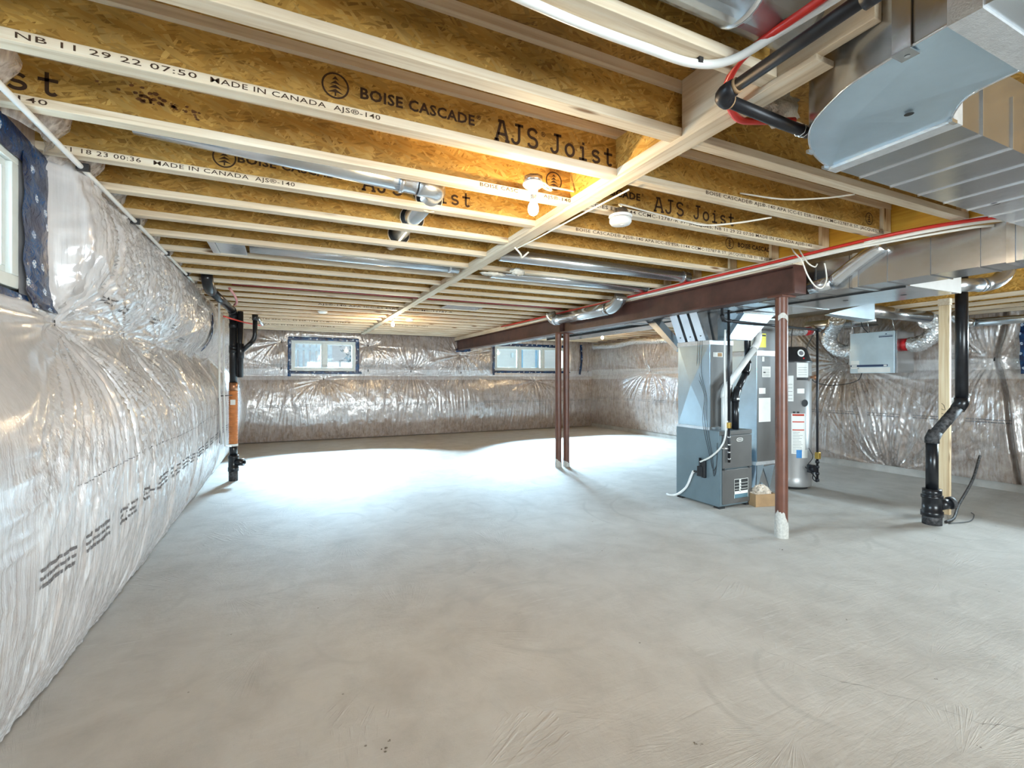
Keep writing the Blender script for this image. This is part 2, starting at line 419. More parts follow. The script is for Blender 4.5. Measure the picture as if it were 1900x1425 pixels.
# ------------------------------------------------------------------ mesh helpers
class MB:
    def __init__(s):
        s.v = []; s.f = []; s.sm = []
    def add(s, vs, fs, smooth=False):
        o = len(s.v)
        s.v += [tuple(map(float, p)) for p in vs]
        s.f += [tuple(i + o for i in f) for f in fs]
        s.sm += [smooth] * len(fs)
        return s
    def box(s, x0, x1, y0, y1, z0, z1):
        vs = [(x0, y0, z0), (x1, y0, z0), (x1, y1, z0), (x0, y1, z0), (x0, y0, z1), (x1, y0, z1), (x1, y1, z1), (x0, y1, z1)]
        return s.add(vs, [(0, 3, 2, 1), (4, 5, 6, 7), (0, 1, 5, 4), (1, 2, 6, 5), (2, 3, 7, 6), (3, 0, 4, 7)])
    def hexa(s, bot, top):
        vs = list(bot) + list(top)
        return s.add(vs, [(0, 3, 2, 1), (4, 5, 6, 7), (0, 1, 5, 4), (1, 2, 6, 5), (2, 3, 7, 6), (3, 0, 4, 7)])
    def tube(s, path, r, n=14, cap=True, rs=None):
        P = [Vector(p) for p in path]
        rings = []
        up = None
        for i, p in enumerate(P):
            if i == 0: t = P[1] - P[0]
            elif i == len(P) - 1: t = P[-1] - P[-2]
            else: t = (P[i + 1] - p).normalized() + (p - P[i - 1]).normalized()
            t.normalize()
            if up is None:
                up = Vector((0, 0, 1)) if abs(t.z) < 0.9 else Vector((1, 0, 0))
            a = t.cross(up)
            if a.length < 1e-4: a = t.cross(Vector((0, 1, 0)))
            a.normalize(); bb = a.cross(t).normalized(); up = bb
            rr = rs[i] if rs else r
            rings.append([p + (a * math.cos(2 * math.pi * k / n) + bb * math.sin(2 * math.pi * k / n)) * rr for k in range(n)])
        vs = [q for ring in rings for q in ring]
        fs = []
        for i in range(len(P) - 1):
            for k in range(n):
                k2 = (k + 1) % n
                fs.append((i * n + k, i * n + k2, (i + 1) * n + k2, (i + 1) * n + k))
        s.add(vs, fs, True)
        if cap:
            o = len(s.v) - len(vs)
            s.f += [tuple(o + k for k in reversed(range(n))), tuple(o + (len(P) - 1) * n + k for k in range(n))]
            s.sm += [False, False]
        return s
    def lathe(s, prof, c=(0, 0, 0), n=20, axis='Z'):
        vs = []
        for r, h in prof:
            for k in range(n):
                a = 2 * math.pi * k / n
                if axis == 'Z': vs.append((c[0] + r * math.cos(a), c[1] + r * math.sin(a), c[2] + h))
                elif axis == 'X': vs.append((c[0] + h, c[1] + r * math.cos(a), c[2] + r * math.sin(a)))
                else: vs.append((c[0] + r * math.cos(a), c[1] + h, c[2] + r * math.sin(a)))
        fs = []
        for i in range(len(prof) - 1):
            for k in range(n):
                k2 = (k + 1) % n
                fs.append((i * n + k, i * n + k2, (i + 1) * n + k2, (i + 1) * n + k))
        return s.add(vs, fs, True)
    def disc(s, c, r, normal, n=20):
        q = Vector(normal).to_track_quat('Z', 'Y')
        vs = [Vector(c) + q @ Vector((r * math.cos(2 * math.pi * k / n), r * math.sin(2 * math.pi * k / n), 0)) for k in range(n)]
        return s.add(vs, [tuple(range(n))])
    def prism(s, poly, z0, z1):
        n = len(poly)
        vs = [(x, y, z0) for x, y in poly] + [(x, y, z1) for x, y in poly]
        fs = [tuple(reversed(range(n))), tuple(range(n, 2 * n))] + [(i, (i + 1) % n, n + (i + 1) % n, n + i) for i in range(n)]
        return s.add(vs, fs)
    def mesh(s, name, mat):
        me = bpy.data.meshes.new(name)
        me.from_pydata(s.v, [], s.f)
        me.polygons.foreach_set('use_smooth', s.sm)
        if mat is not None: me.materials.append(mat)
        me.update()
        return me
    def build(s, name, mat, parent=None, bevel=0.0):
        return place(name, s.mesh(name, mat), parent, bevel)

def place(name, me, parent=None, bevel=0.0):
    o = bpy.data.objects.new(name, me)
    COL.objects.link(o)
    if parent is not None:
        o.parent = parent
        pm = Matrix.Translation(parent.location) if parent.parent is None else Matrix.Identity(4)
        o.matrix_parent_inverse = pm.inverted()
    if bevel:
        b = o.modifiers.new('bevel', 'BEVEL'); b.width = bevel; b.segments = 2; b.limit_method = 'ANGLE'
        b.harden_normals = False
    return o

def tag(o, label, cat, group=None, kind=None):
    if label: o['label'] = label
    if cat: o['category'] = cat
    if group: o['group'] = group
    if kind: o['kind'] = kind
    return o

def root(name, loc, label, cat, group=None):
    o = bpy.data.objects.new(name, None)
    o.empty_display_size = 0.05
    COL.objects.link(o); o.location = loc
    return tag(o, label, cat, group)

def struct(o):
    o['kind'] = 'structure'; return o

def sroot(name, loc=(0, 0, 0)):
    o = bpy.data.objects.new(name, None); COL.objects.link(o); o.location = loc
    return struct(o)

def arc(p0, p1, p2, n=6):
    """quadratic bend p0 -> p2 with corner p1"""
    p0, p1, p2 = Vector(p0), Vector(p1), Vector(p2)
    return [(p0 * (1 - t) ** 2 + p1 * 2 * t * (1 - t) + p2 * t * t) for t in [i / n for i in range(n + 1)]]

def smooth_path(pts, sub=8):
    P = [Vector(p) for p in pts]
    P = [P[0] * 2 - P[1]] + P + [P[-1] * 2 - P[-2]]
    out = []
    for i in range(1, len(P) - 2):
        for k in range(sub):
            t = k / sub
            a, b, c, d = P[i - 1], P[i], P[i + 1], P[i + 2]
            out.append(0.5 * ((2 * b) + (c - a) * t + (2 * a - 5 * b + 4 * c - d) * t * t + (3 * b - a - 3 * c + d) * t ** 3))
    out.append(P[-2])
    return out

TXT_CACHE = {}
def text_mesh(s, bold=0.0):
    key = (s, bold)
    if key in TXT_CACHE: return TXT_CACHE[key]
    cu = bpy.data.curves.new('lettering', 'FONT')
    cu.body = s; cu.size = 1.0; cu.offset = bold; cu.resolution_u = 2
    cu.space_character = 1.08
    ob = bpy.data.objects.new('lettering', cu); COL.objects.link(ob)
    bpy.context.view_layer.update()
    me = bpy.data.meshes.new_from_object(ob.evaluated_get(bpy.context.evaluated_depsgraph_get()))
    bpy.data.objects.remove(ob); bpy.data.curves.remove(cu)
    co = np.empty(len(me.vertices) * 3, dtype=np.float32); me.vertices.foreach_get('co', co)
    co = co.reshape(-1, 3)
    fs = [tuple(p.vertices) for p in me.polygons]
    TXT_CACHE[key] = (co, fs)
    bpy.data.meshes.remove(me)
    return TXT_CACHE[key]

def letters(s, p0, p1, height, up, mat, parent, name='printed_lettering', bold=0.012, off=0.0012):
    """flat print running from p0 to p1 along a face; cap height in metres; up = direction of the letters' tops"""
    co, fs = text_mesh(s, bold)
    p0 = Vector(p0); p1 = Vector(p1); up = Vector(up).normalized()
    x = (p1 - p0); ln = x.length; x.normalize()
    nrm = x.cross(up).normalized()
    x0, x1 = co[:, 0].min(), co[:, 0].max()
    k = ln / max(1e-6, (x1 - x0)); kh = height / 0.70
    b = MB()
    b.add([p0 + x * float((c[0] - x0) * k) + up * float(c[1] * kh) + nrm * off for c in co], fs)
    o = b.build(name, mat, parent); o['kind'] = 'stuff'
    return o

def _arc(cx, cz, rx, rz, a0, a1, n=14):
    return [(cx + rx * math.cos(R(a0 + (a1 - a0) * i / n)), cz + rz * math.sin(R(a0 + (a1 - a0) * i / n))) for i in range(n + 1)]
SLAB = {   # slab-serif stencil strokes in a cell 0.62 wide, capitals 0.72 high
    'A': [[(.06, 0), (.26, .72), (.36, .72), (.56, 0)], [(.15, .24), (.47, .24)], [(0, 0), (.15, 0)], [(.47, 0), (.62, 0)], [(.16, .72), (.36, .72)]],
    'J': [[(.38, .72), (.38, .20)] + _arc(.22, .20, .16, .19, 0, -165), [(.22, .72), (.54, .72)]],
    'S': [_arc(.31, .54, .20, .17, 25, 270) + _arc(.31, .19, .21, .18, 90, -155)],
    'o': [_arc(.31, .24, .21, .23, 0, 360, 22)],
    'i': [[(.31, 0), (.31, .47), (.17, .47)], [(.13, 0), (.49, 0)], [(.29, .64), (.36, .64)]],
    's': [_arc(.31, .355, .17, .115, 30, 270) + _arc(.31, .125, .18, .115, 90, -150)],
    't': [[(.27, .68), (.27, .13)] + _arc(.38, .13, .11, .12, 180, 320), [(.09, .46), (.50, .46)]],
}
def stencil(word, x0, x1, z, cap, yface, parent, mat, wd=.105):
    b = MB(); n = len(word); adv = (x1 - x0) / (n - 1 + .62 / .70) if n > 1 else x1 - x0
    sx = adv / .70; sz = cap / .72; y = yface - .0013
    for i, ch in enumerate(word):
        for st_ in SLAB[ch]:
            P = [Vector((x0 + i * adv + p[0] * sx, 0, z + p[1] * sz)) for p in st_]
            hw = wd * cap * .72
            for k, (a, c) in enumerate(zip(P[:-1], P[1:])):
                t = (c - a).normalized(); nn_ = Vector((-t.z, 0, t.x)) * hw
                a2 = a - t * hw * .5; c2 = c + t * hw * .5
                yy = y - .00004 * (k % 5)
                b.add([(q_.x, yy, q_.z) for q_ in (a2 - nn_, c2 - nn_, c2 + nn_, a2 + nn_)], [(0, 1, 2, 3)])
    o = b.build('printed_lettering', mat, parent); o['kind'] = 'stuff'
    return o

def tree_logo(c, r, parent, mat, yface):
    b = MB(); n = 28
    x, z = c; y = yface - 0.0012
    vs = []
    for k in range(n):
        a = 2 * math.pi * k / n
        vs += [(x + r * math.cos(a), y, z + r * math.sin(a)), (x + r * 0.86 * math.cos(a), y, z + r * 0.86 * math.sin(a))]
    b.add(vs, [(2 * k, 2 * k + 1, (2 * k + 3) % (2 * n), (2 * k + 2) % (2 * n)) for k in range(n)])
    for i in range(4):
        z1 = z + r * (0.74 - i * 0.33); ww = r * (0.26 + i * 0.12); z0 = z1 - r * 0.33
        b.add([(x, y, z1), (x - ww, y, z0), (x - ww * .3, y, z0 + r * .07), (x + ww * .3, y, z0 + r * .07), (x + ww, y, z0)], [(0, 1, 2, 3, 4)])
    b.add([(x - r * .06, y, z - r * .78), (x + r * .06, y, z - r * .78), (x + r * .06, y, z - r * .5), (x - r * .06, y, z - r * .5)], [(0, 1, 2, 3)])
    o = b.build('printed_emblem', mat, parent); o['kind'] = 'stuff'; return o

# numpy value noise
_rng = np.random.RandomState(11)
_tab = _rng.rand(512, 512)
def vn(u, v, seed=0):
    u = np.asarray(u, float) + seed * 17.31; v = np.asarray(v, float) + seed * 9.77
    iu = np.floor(u).astype(int); iv = np.floor(v).astype(int)
    fu = u - iu; fv = v - iv
    fu = fu * fu * (3 - 2 * fu); fv = fv * fv * (3 - 2 * fv)
    a = _tab[iu % 512, iv % 512]; b_ = _tab[(iu + 1) % 512, iv % 512]
    c = _tab[iu % 512, (iv + 1) % 512]; d = _tab[(iu + 1) % 512, (iv + 1) % 512]
    return (a * (1 - fu) + b_ * fu) * (1 - fv) + (c * (1 - fu) + d * fu) * fv
def fbm(u, v, seed=0, o=3):
    s = 0; a = 1; t = 0
    for i in range(o):
        s = s + a * vn(u * 2 ** i, v * 2 ** i, seed + i * 5); t += a; a *= .5
    return s / t

CEIL = 2.423       # underside of the joists
SUB = 2.664        # underside of the subfloor
PITCH = 0.4436
def JY(k): return 1.578 + PITCH * k
WEB_F = 0.005; FL = 0.032

# ------------------------------------------------------------------ setting: floor and foundation
floor = MB().box(-1.6, 8.8, -4.2, 12.0, -0.2, 0.0).build('floor', M['concrete'])
struct(floor)
ck = MB()
pts = [(1330, 1150), (1400, 1190), (1425, 1212), (1452, 1219), (1510, 1247), (1560, 1265), (1610, 1275), (1650, 1290), (1700, 1300), (1770, 1325), (1820, 1342), (1870, 1347), (1960, 1368)]
SN, CN = math.sin(math.atan2(418, 886)), math.cos(math.atan2(418, 886))
def ground(u, v, z=0.0):
    a = (u - 950) / 886; q = (703 - v) / 886
    t = (z - CAM_H) / q
    return Vector(((SN + a * CN) * t, (CN - a * SN) * t, z))
cw = [ground(*p) for p in pts]
sub = []
for a, b_ in zip(cw[:-1], cw[1:]):
    for i in range(4):
        q = a.lerp(b_, i / 4); sub.append(q + Vector((random.uniform(-.006, .006), random.uniform(-.006, .006), 0)))
vs = []; fs = []
for i, q in enumerate(sub):
    hw = 0.0010 + 0.0010 * random.random()
    vs += [(q.x, q.y - hw, 0.0012), (q.x + .0003, q.y + hw, 0.0012)]
    if i: fs.append((2 * i - 2, 2 * i, 2 * i + 1, 2 * i - 1))
ck.add(vs, fs); o = ck.build('floor_crack', M['crack'], floor)
db = MB()
for u, v, s in ((712, 1390, .016), (722, 1372, .010), (757, 970, .012), (1290, 1380, .010), (1302, 1383, .008), (1515, 1142, .008), (1570, 1150, .010), (1452, 1020, .020), (1395, 1000, .014), (880, 1062, .010), (652, 1104, .007), (1735, 1260, .009), (1820, 1387, .011), (1640, 945, .014), (620, 1115, .008), (900, 1010, .009), (1100, 968, .011), (1000, 1040, .008)):
    p = ground(u, v)
    for j in range(3):
        a = random.uniform(0, 6); d = random.uniform(0, s); r = s * random.uniform(.25, .5)
        c = p + Vector((math.cos(a) * d, math.sin(a) * d, 0))
        db.add([c + Vector((r * math.cos(k * 1.25) * random.uniform(.6, 1), r * math.sin(k * 1.25) * random.uniform(.6, 1), .0006)) for k in range(5)] + [c + Vector((0, 0, r * .4))], [(k, (k + 1) % 5, 5) for k in range(5)])
o = db.build('debris', M['debris']); tag(o, 'small specks of dry mud scattered over the concrete floor', 'debris', kind='stuff')

struct(MB().box(-1.6, 8.8, -4.2, 12.0, SUB, SUB + 0.04).build('ceiling', M['osb_floor']))
# seams between the subfloor sheets are recessed battens of shadow: sheets are built as separate panels under the slab
ceil = bpy.data.objects['ceiling']
def wall_with_holes(name, axis, c0, c1, s0, s1, z0, z1, holes):
    """concrete box wall, thickness c0..c1 on axis, spans s0..s1, rectangular holes (sa,sb,za,zb)"""
    b = MB()
    cuts = sorted({s0, s1, *[h[0] for h in holes], *[h[1] for h in holes]})
    for a, d in zip(cuts[:-1], cuts[1:]):
        hh = [h for h in holes if h[0] <= a + 1e-6 and h[1] >= d - 1e-6]
        segs = [(z0, z1)]
        if hh: segs = [(z0, hh[0][2]), (hh[0][3], z1)]
        for za, zb in segs:
            if axis == 'x': b.box(c0, c1, a, d, za, zb)
            else: b.box(a, d, c0, c1, za, zb)
    return struct(b.build(name, M['foundation']))

W1 = (1.55, 2.73, 1.76, 2.34)            # near-left window on wall_left  (y0,y1,z0,z1)
W2 = (0.085, 1.455, 1.555, 2.245)        # far wall, left window  (x0,x1,z0,z1)
W3 = (4.96, 7.16, 1.60, 2.26)            # far wall, right window
W4 = (1.2, 2.45, 1.50, 2.15)             # right wall window outside the frame
wl = wall_with_holes('wall_left', 'x', -1.40, -1.10, -4.2, 12.0, 0, SUB, [W1])
wf = wall_with_holes('wall_far', 'y', 11.70, 12.0, -1.40, 8.5, 0, SUB, [W2, W3])
wr = wall_with_holes('wall_right', 'x', 8.15, 8.45, -4.2, 12.0, 0, SUB, [W4])
wb = wall_with_holes('wall_back', 'y', -4.2, -3.95, -1.40, 8.5, 0, SUB, [(0.9, 4.3, 0.25, 2.35)])  # the opening is unseen, added to let the fill lamp in

# ------------------------------------------------------------------ polythene faced insulation
def grid_mesh(name, X, mat, parent, drop=None, wr=None):
    """X: (n,m,3) array"""
    n, m, _ = X.shape
    idx = np.arange(n * m).reshape(n, m)
    q = np.stack([idx[:-1, :-1], idx[1:, :-1], idx[1:, 1:], idx[:-1, 1:]], -1)
    if drop is not None: q = q[~drop]
    q = q.reshape(-1, 4)
    me = bpy.data.meshes.new(name)
    me.vertices.add(n * m); me.vertices.foreach_set('co', X.reshape(-1).astype(np.float32))
    me.loops.add(q.size); me.loops.foreach_set('vertex_index', q.reshape(-1).astype(np.int32))
    me.polygons.add(len(q)); me.polygons.foreach_set('loop_start', (np.arange(len(q)) * 4).astype(np.int32))
    me.polygons.foreach_set('use_smooth', np.ones(len(q), bool))
    if wr is not None:
        at = me.attributes.new('wrinkle', 'FLOAT', 'POINT'); at.data.foreach_set('value', wr.reshape(-1).astype(np.float32))
    me.materials.append(mat)
    me.update(); me.validate()
    return place(name, me, parent)

def pin_field(S, Z, pins, amp=0.010, depth=0.10, reach=0.16, nfold=9.0, fall=0.55):
    D = np.zeros_like(S)
    for i, p in enumerate(pins):
        s0, z0 = p[0], p[1]
        a = p[2] if len(p) > 2 else 1.0
        ds = S - s0; dz = Z - z0
        r = np.sqrt(ds ** 2 + dz ** 2) + 1e-4
        th = np.arctan2(dz, ds)
        w1 = vn(np.cos(th) * nfold + 31.7 * i, np.sin(th) * nfold, i + 3)
        ridge = (1 - np.abs(2 * w1 - 1)) ** 3
        # fans that turn upright below and above the pin
        q = ds / (np.abs(dz) + .015) ** 0.62
        w2 = vn(q * 17 + 7.3 * i, np.where(dz < 0, 0.5, 40.5), i + 40)
        w3 = vn(q * 37 + 3.3 * i, np.where(dz < 0, 0.5, 40.5), i + 70)
        fan = (1 - np.abs(2 * w2 - 1)) ** 3 + .5 * (1 - np.abs(2 * w3 - 1)) ** 3
        up = np.clip((np.abs(dz) / r - .30) / .25, 0, 1)
        e0 = 1 - np.exp(-r / 0.05)
        fl = fall * (0.6 + 0.4 * a)
        D += a * amp * e0 * np.exp(-(r / fl) ** 1.3) * ((1 - up) * (ridge * 2.2 - .55) + up * (fan * 2.0 - .75))
        D -= a * depth * np.exp(-(r / reach) ** 1.1)
    return D

# ---- left wall
LP = [(3.06, 1.65, 1.3), (4.06, 1.68, 1.05), (4.95, 1.67, 1.05), (6.83, 1.69, .8), (5.9, 1.68, .6), (8.0, 1.68, .8), (9.2, 1.68, .8), (10.4, 1.68, .7)]
LT = [(3.45, 2.42, .8), (4.15, 2.43, 1.0), (4.95, 2.43, .8), (6.3, 2.22, 1.0), (7.2, 2.43, .6), (8.4, 2.43, .6), (9.7, 2.43, .6)]
LB = [(2.6, .02, .5), (3.3, .02, .6), (4.0, .02, .5), (4.7, .02, .7), (5.4, .02, .5), (6.2, .02, .7), (7.0, .02, .6), (7.9, .02, .5), (9.0, .02, .5), (10.2, .02, .5)]
_pz = np.array([0, .05, .15, .3, .6, .9, 1.15, 1.30, 1.42, 1.54, 1.63, 1.67, 1.72, 1.82, 1.95, 2.1, 2.25, 2.38, 2.46])
_pd = np.array([.105, .145, .212, .28, .33, .34, .325, .285, .225, .160, .118, .108, .13, .195, .235, .245, .225, .185, .165])
_zz = np.linspace(0, 2.46, 300); _dd = np.interp(_zz, _pz, _pd)
for _ in range(2): _dd = np.convolve(np.pad(_dd, 6, 'edge'), np.ones(13) / 13, 'valid')
WR = {}
def left_d(Y, Z):
    d = np.interp(Z, _zz, _dd)
    d = d + 0.035 * (fbm(Y * 1.1, Z * 0.9, 2) - .5)
    k = 1 / (1 + np.exp(-(Y - 2.995) / 0.014))
    zz = 1 / (1 + np.exp(-(Z - 1.71) / 0.012))
    rec = (1 - k) * zz
    d = d * (1 - rec) + 0.062 * rec
    D = pin_field(Y, Z, LP, 0.015, 0.045, 0.22, 8, 0.80)
    D += pin_field(Y, Z, LT, 0.012, 0.045, 0.16, 8, 0.65)
    D += pin_field(Y, Z, LB, 0.008, 0.025, 0.16, 8, 0.4)
    drift = 0.12 * (vn(Y * 1.0, Z * .7, 9) - .5)
    g1 = 1 - np.abs(2 * vn((Y + drift) * 18, Z * .7, 21) - 1)
    g2 = 1 - np.abs(2 * vn((Y + drift) * 46, Z * 1.2, 22) - 1)
    near = np.clip((Y - 2.9) / .5, 0, 1)
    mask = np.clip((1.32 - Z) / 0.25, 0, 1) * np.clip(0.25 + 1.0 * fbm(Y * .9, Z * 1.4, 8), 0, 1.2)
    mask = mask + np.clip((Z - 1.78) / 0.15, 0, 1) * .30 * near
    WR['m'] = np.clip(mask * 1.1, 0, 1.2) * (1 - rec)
    D += mask * (0.012 * (g1 ** 2.5 - .28) + 0.0075 * (g2 ** 2 - .35))
    for (s0, z0, dy, zt) in ((3.08, 1.60, .26, .06), (4.07, 1.63, .20, .06), (4.96, 1.62, .14, .06), (3.62, 1.0, -.06, .06), (5.6, 1.2, .05, .06), (6.84, 1.6, .1, .06)):
        c = s0 + dy * (1 - np.exp(-np.clip(z0 - Z, 0, 3) / .30)) + .015 * np.sin(Z * 9 + s0)
        wz = np.clip((z0 - Z) / .12, 0, 1) * np.clip((Z - zt) / .15, 0, 1)
        D += wz * (-.055 * np.exp(-((Y - c) / .013) ** 2) + .014 * np.exp(-((Y - c - .035) / .022) ** 2) + .008 * np.exp(-((Y - c + .035) / .022) ** 2))
    for (s0, z0, dy, zt) in ((3.09, 1.70, .34, 2.40), (4.08, 1.72, .10, 2.40), (4.97, 1.72, .12, 2.4)):
        c = s0 + dy * (1 - np.exp(-np.clip(Z - z0, 0, 3) / .25))
        wz = np.clip((Z - z0) / .10, 0, 1)
        D += wz * (-.050 * np.exp(-((Y - c) / .018) ** 2) + .012 * np.exp(-((Y - c - .04) / .025) ** 2))
    D += 0.003 * (fbm(Y * 5, Z * 5, 33) - .5)
    D = D * (1 - rec) + rec * 0.006 * (fbm(Y * 9, Z * 9, 35) - .5)
    return np.maximum(d + D, 0.012)
ys = np.concatenate([np.arange(-3.9, 2.2, 0.10), np.arange(2.2, 5.0, 0.0085), np.arange(5.0, 8.0, 0.014), np.arange(8.0, 11.66, 0.025)])
zs = np.linspace(0.012, 2.44, 220)
Yg, Zg = np.meshgrid(ys, zs, indexing='ij')
Dg = left_d(Yg, Zg)
drop = (Yg[:-1, :-1] > W1[0] - .12) & (Yg[1:, :-1] < W1[1] + .02) & (Zg[:-1, :-1] > W1[2] - .03) & (Zg[:-1, 1:] < W1[3] + .04)
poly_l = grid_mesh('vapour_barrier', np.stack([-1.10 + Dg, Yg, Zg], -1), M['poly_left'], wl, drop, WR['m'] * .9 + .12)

# ---- far wall
FP = [(-0.11, 2.19, .9), (-0.11, 1.61, .5), (0.755, 1.37, .8), (1.728, 2.15, .9), (1.728, 1.58, .5), (2.74, 1.575, .8), (4.0, 1.99, 1.2), (4.03, 1.55, .7), (6.14, 1.33, .8), (7.9, 1.6, .6), (4.6, 2.1, .6)]
def far_d(X, Z):
    t = np.clip(Z / 1.45, 0, 1); t2 = np.clip((Z - 1.45) / 1.0, 0, 1)
    d = np.where(Z < 1.45, 0.10 + 0.10 * np.sin(np.pi * t ** .9) ** .6, 0.10 + 0.07 * np.sin(np.pi * t2) ** .6)
    d = d + 0.04 * (fbm(X * 1.2, Z, 4) - .5)
    D = pin_field(X, Z, FP, 0.013, 0.06, 0.16, 8, 0.5)
    drift = 0.25 * (vn(X * 1.2, Z * 1.0, 5) - .5) - Z * .12
    g1 = 1 - np.abs(2 * vn((X + drift) * 12, Z * 1.0, 23) - 1)
    g2 = 1 - np.abs(2 * vn((X + drift) * 27, Z * 2.4, 24) - 1)
    mask = np.clip((1.25 - Z) / .4, 0, 1) * np.clip(fbm(X * .8, Z * 1.2, 10) * 1.3, .2, 1.2)
    D += mask * (0.012 * (g1 ** 2.2 - .3) + 0.006 * (g2 ** 2 - .35)) + 0.014 * (fbm(X * 5, Z * 5, 36, 4) - .5)
    e = np.zeros_like(X)
    for (x0, x1, z0, z1) in (W2, W3):
        dx = np.maximum(np.maximum(x0 - X, X - x1), 0); dz = np.maximum(np.maximum(z0 - Z, Z - z1), 0)
        e = np.maximum(e, np.exp(-(np.sqrt(dx ** 2 + dz ** 2) / 0.10) ** 2))
    return np.maximum((d + D) * (1 - e) + 0.10 * e, 0.02)
xs = np.arange(-1.1, 8.16, 0.016); zs = np.linspace(0.015, 2.45, 150)
Xg, Zg = np.meshgrid(xs, zs, indexing='ij')
Dg = far_d(Xg, Zg)
drop = np.zeros((len(xs) - 1, len(zs) - 1), bool)
for (x0, x1, z0, z1) in (W2, W3):
    drop |= (Xg[:-1, :-1] > x0 - .005) & (Xg[1:, :-1] < x1 + .005) & (Zg[:-1, :-1] > z0 - .005) & (Zg[:-1, 1:] < z1 + .005)
poly_f = grid_mesh('vapour_barrier', np.stack([Xg, 11.70 - Dg, Zg], -1), M['poly_far'], wf, drop)

# ---- right wall
RP = [(9.18, 1.575, 1.5), (4.62, 1.63, 1.9), (3.98, .02, 1.7), (10.6, 1.62, .6), (2.85, 1.63, .9), (7.2, 1.6, .9), (5.9, 1.62, .7)]
def right_d(Y, Z):
    t = np.clip(Z / 1.5, 0, 1); t2 = np.clip((Z - 1.5) / .95, 0, 1)
    d = np.where(Z < 1.5, 0.09 + 0.12 * np.sin(np.pi * t ** .9) ** .6, 0.09 + 0.08 * np.sin(np.pi * t2) ** .6)
    D = pin_field(Y, Z, RP, 0.017, 0.06, 0.16, 9, 0.62)
    drift = 0.25 * (vn(Y * 1.2, Z, 6) - .5) + Z * .06
    g1 = 1 - np.abs(2 * vn((Y + drift) * 12, Z * 1.0, 25) - 1)
    g2 = 1 - np.abs(2 * vn((Y + drift) * 27, Z * 2.4, 26) - 1)
    mask = np.clip((1.35 - Z) / .4, 0, 1) * np.clip(fbm(Y * .8, Z * 1.2, 12) * 1.3, .2, 1.2)
    D += mask * (0.013 * (g1 ** 2.2 - .3) + 0.006 * (g2 ** 2 - .35)) + 0.012 * (fbm(Y * 5, Z * 5, 37, 4) - .5)
    # deep loose fold down the bare joint near the corner
    cy = 2.72 - .10 * np.exp(-((Z - 1.62) / .25) ** 2) * -1.0 - 0.10 * np.clip(1.3 - Z, 0, 1.3)
    D += -0.07 * np.exp(-((Y - cy) / .022) ** 2) + 0.05 * np.exp(-((Y - cy + .06) / .035) ** 2)
    return np.maximum(d + D, 0.015)
ys = np.concatenate([np.arange(-3.9, 2.3, .1), np.arange(2.3, 5.2, .012), np.arange(5.2, 11.6, .018)]); zs = np.linspace(0.10, 2.45, 150)
Yg, Zg = np.meshgrid(ys, zs, indexing='ij')
Dg = right_d(Yg, Zg)
drop = (Yg[:-1, :-1] > W4[0] - .1) & (Yg[1:, :-1] < W4[1] + .02) & (Zg[:-1, :-1] > W4[2] - .02) & (Zg[:-1, 1:] < W4[3] + .02)
poly_r = grid_mesh('vapour_barrier', np.stack([8.15 - Dg, Yg[:, :], Zg], -1)[::-1], M['poly_right'], wr, drop[::-1])
# concrete curb at the foot of the right and far walls
struct(MB().box(8.02, 8.16, 1.0, 11.6, 0, 0.10).build('baseboard_right', M['foundation']))

# printed rows on the sheets
def surf_left(y, z): return Vector((-1.10 + float(left_d(np.array([[y]]), np.array([[z]]))[0, 0]) + .003, y, z))
def surf_far(x, z): return Vector((x, 11.70 - float(far_d(np.array([[x]]), np.array([[z]]))[0, 0]) - .004, z))
def surf_right(y, z): return Vector((8.15 - float(right_d(np.array([[y]]), np.array([[z]]))[0, 0]) - .004, y, z))
def marks(f, s0, s1, zf, blk, gap, rows, parent, dash=0.012):
    b = MB(); s = s0; dirn = 1 if s1 > s0 else -1
    while (s - s1) * dirn < 0:
        e = s + dirn * blk
        for (dz, h, full) in rows:
            q = s
            while (q - e) * dirn < 0:
                q2 = q + dirn * dash * random.choice((1, 1, 2, 3))
                za = zf(q) + dz
                b.add([f(q, za), f(q2, za), f(q2, za + h), f(q, za + h)], [(0, 1, 2, 3)])
                q = q2 + dirn * dash * (0.35 if full else random.choice((.4, .8)))
        s = e + dirn * gap
    return b.build('printed_marks', M['ink_grey'], parent)
marks(surf_left, 2.2, 8.2, lambda y: .655 + .012 * math.sin(y * 2), .26, .13, ((0, .014, 0), (.030, .012, 0), (.060, .013, 1)), wl)
mk = MB(); y = 2.5
while y < 7.5:
    z = .95 + .012 * math.sin(y * 2.3)
    mk.add([surf_left(y, z), surf_left(y + .010, z), surf_left(y + .010, z + .004), surf_left(y, z + .004)], [(0, 1, 2, 3)]); y += .022
mk.build('printed_marks', M['ink_grey'], wl)
for (y0, y1, z) in ((3.30, 3.50, 1.80), (3.62, 3.80, 1.79), (4.32, 4.50, 1.80), (5.0, 5.2, 1.82), (5.5, 5.7, 1.74)):
    marks(surf_left, y0, y1, lambda y, z=z: z, .2, .1, ((0, .012, 0), (.026, .010, 0)), wl)
marks(surf_far, -0.5, 7.9, lambda x: .765, .55, .18, ((0, .012, 1), (.035, .010, 1)), wf, .02)
marks(surf_far, -0.5, 4.6, lambda x: 1.655, .5, .5, ((0, .010, 1), (.03, .010, 1)), wf, .02)
marks(surf_right, 11.2, 2.3, lambda x: .83, .42, .16, ((0, .012, 1), (.035, .010, 1)), wr, .02)

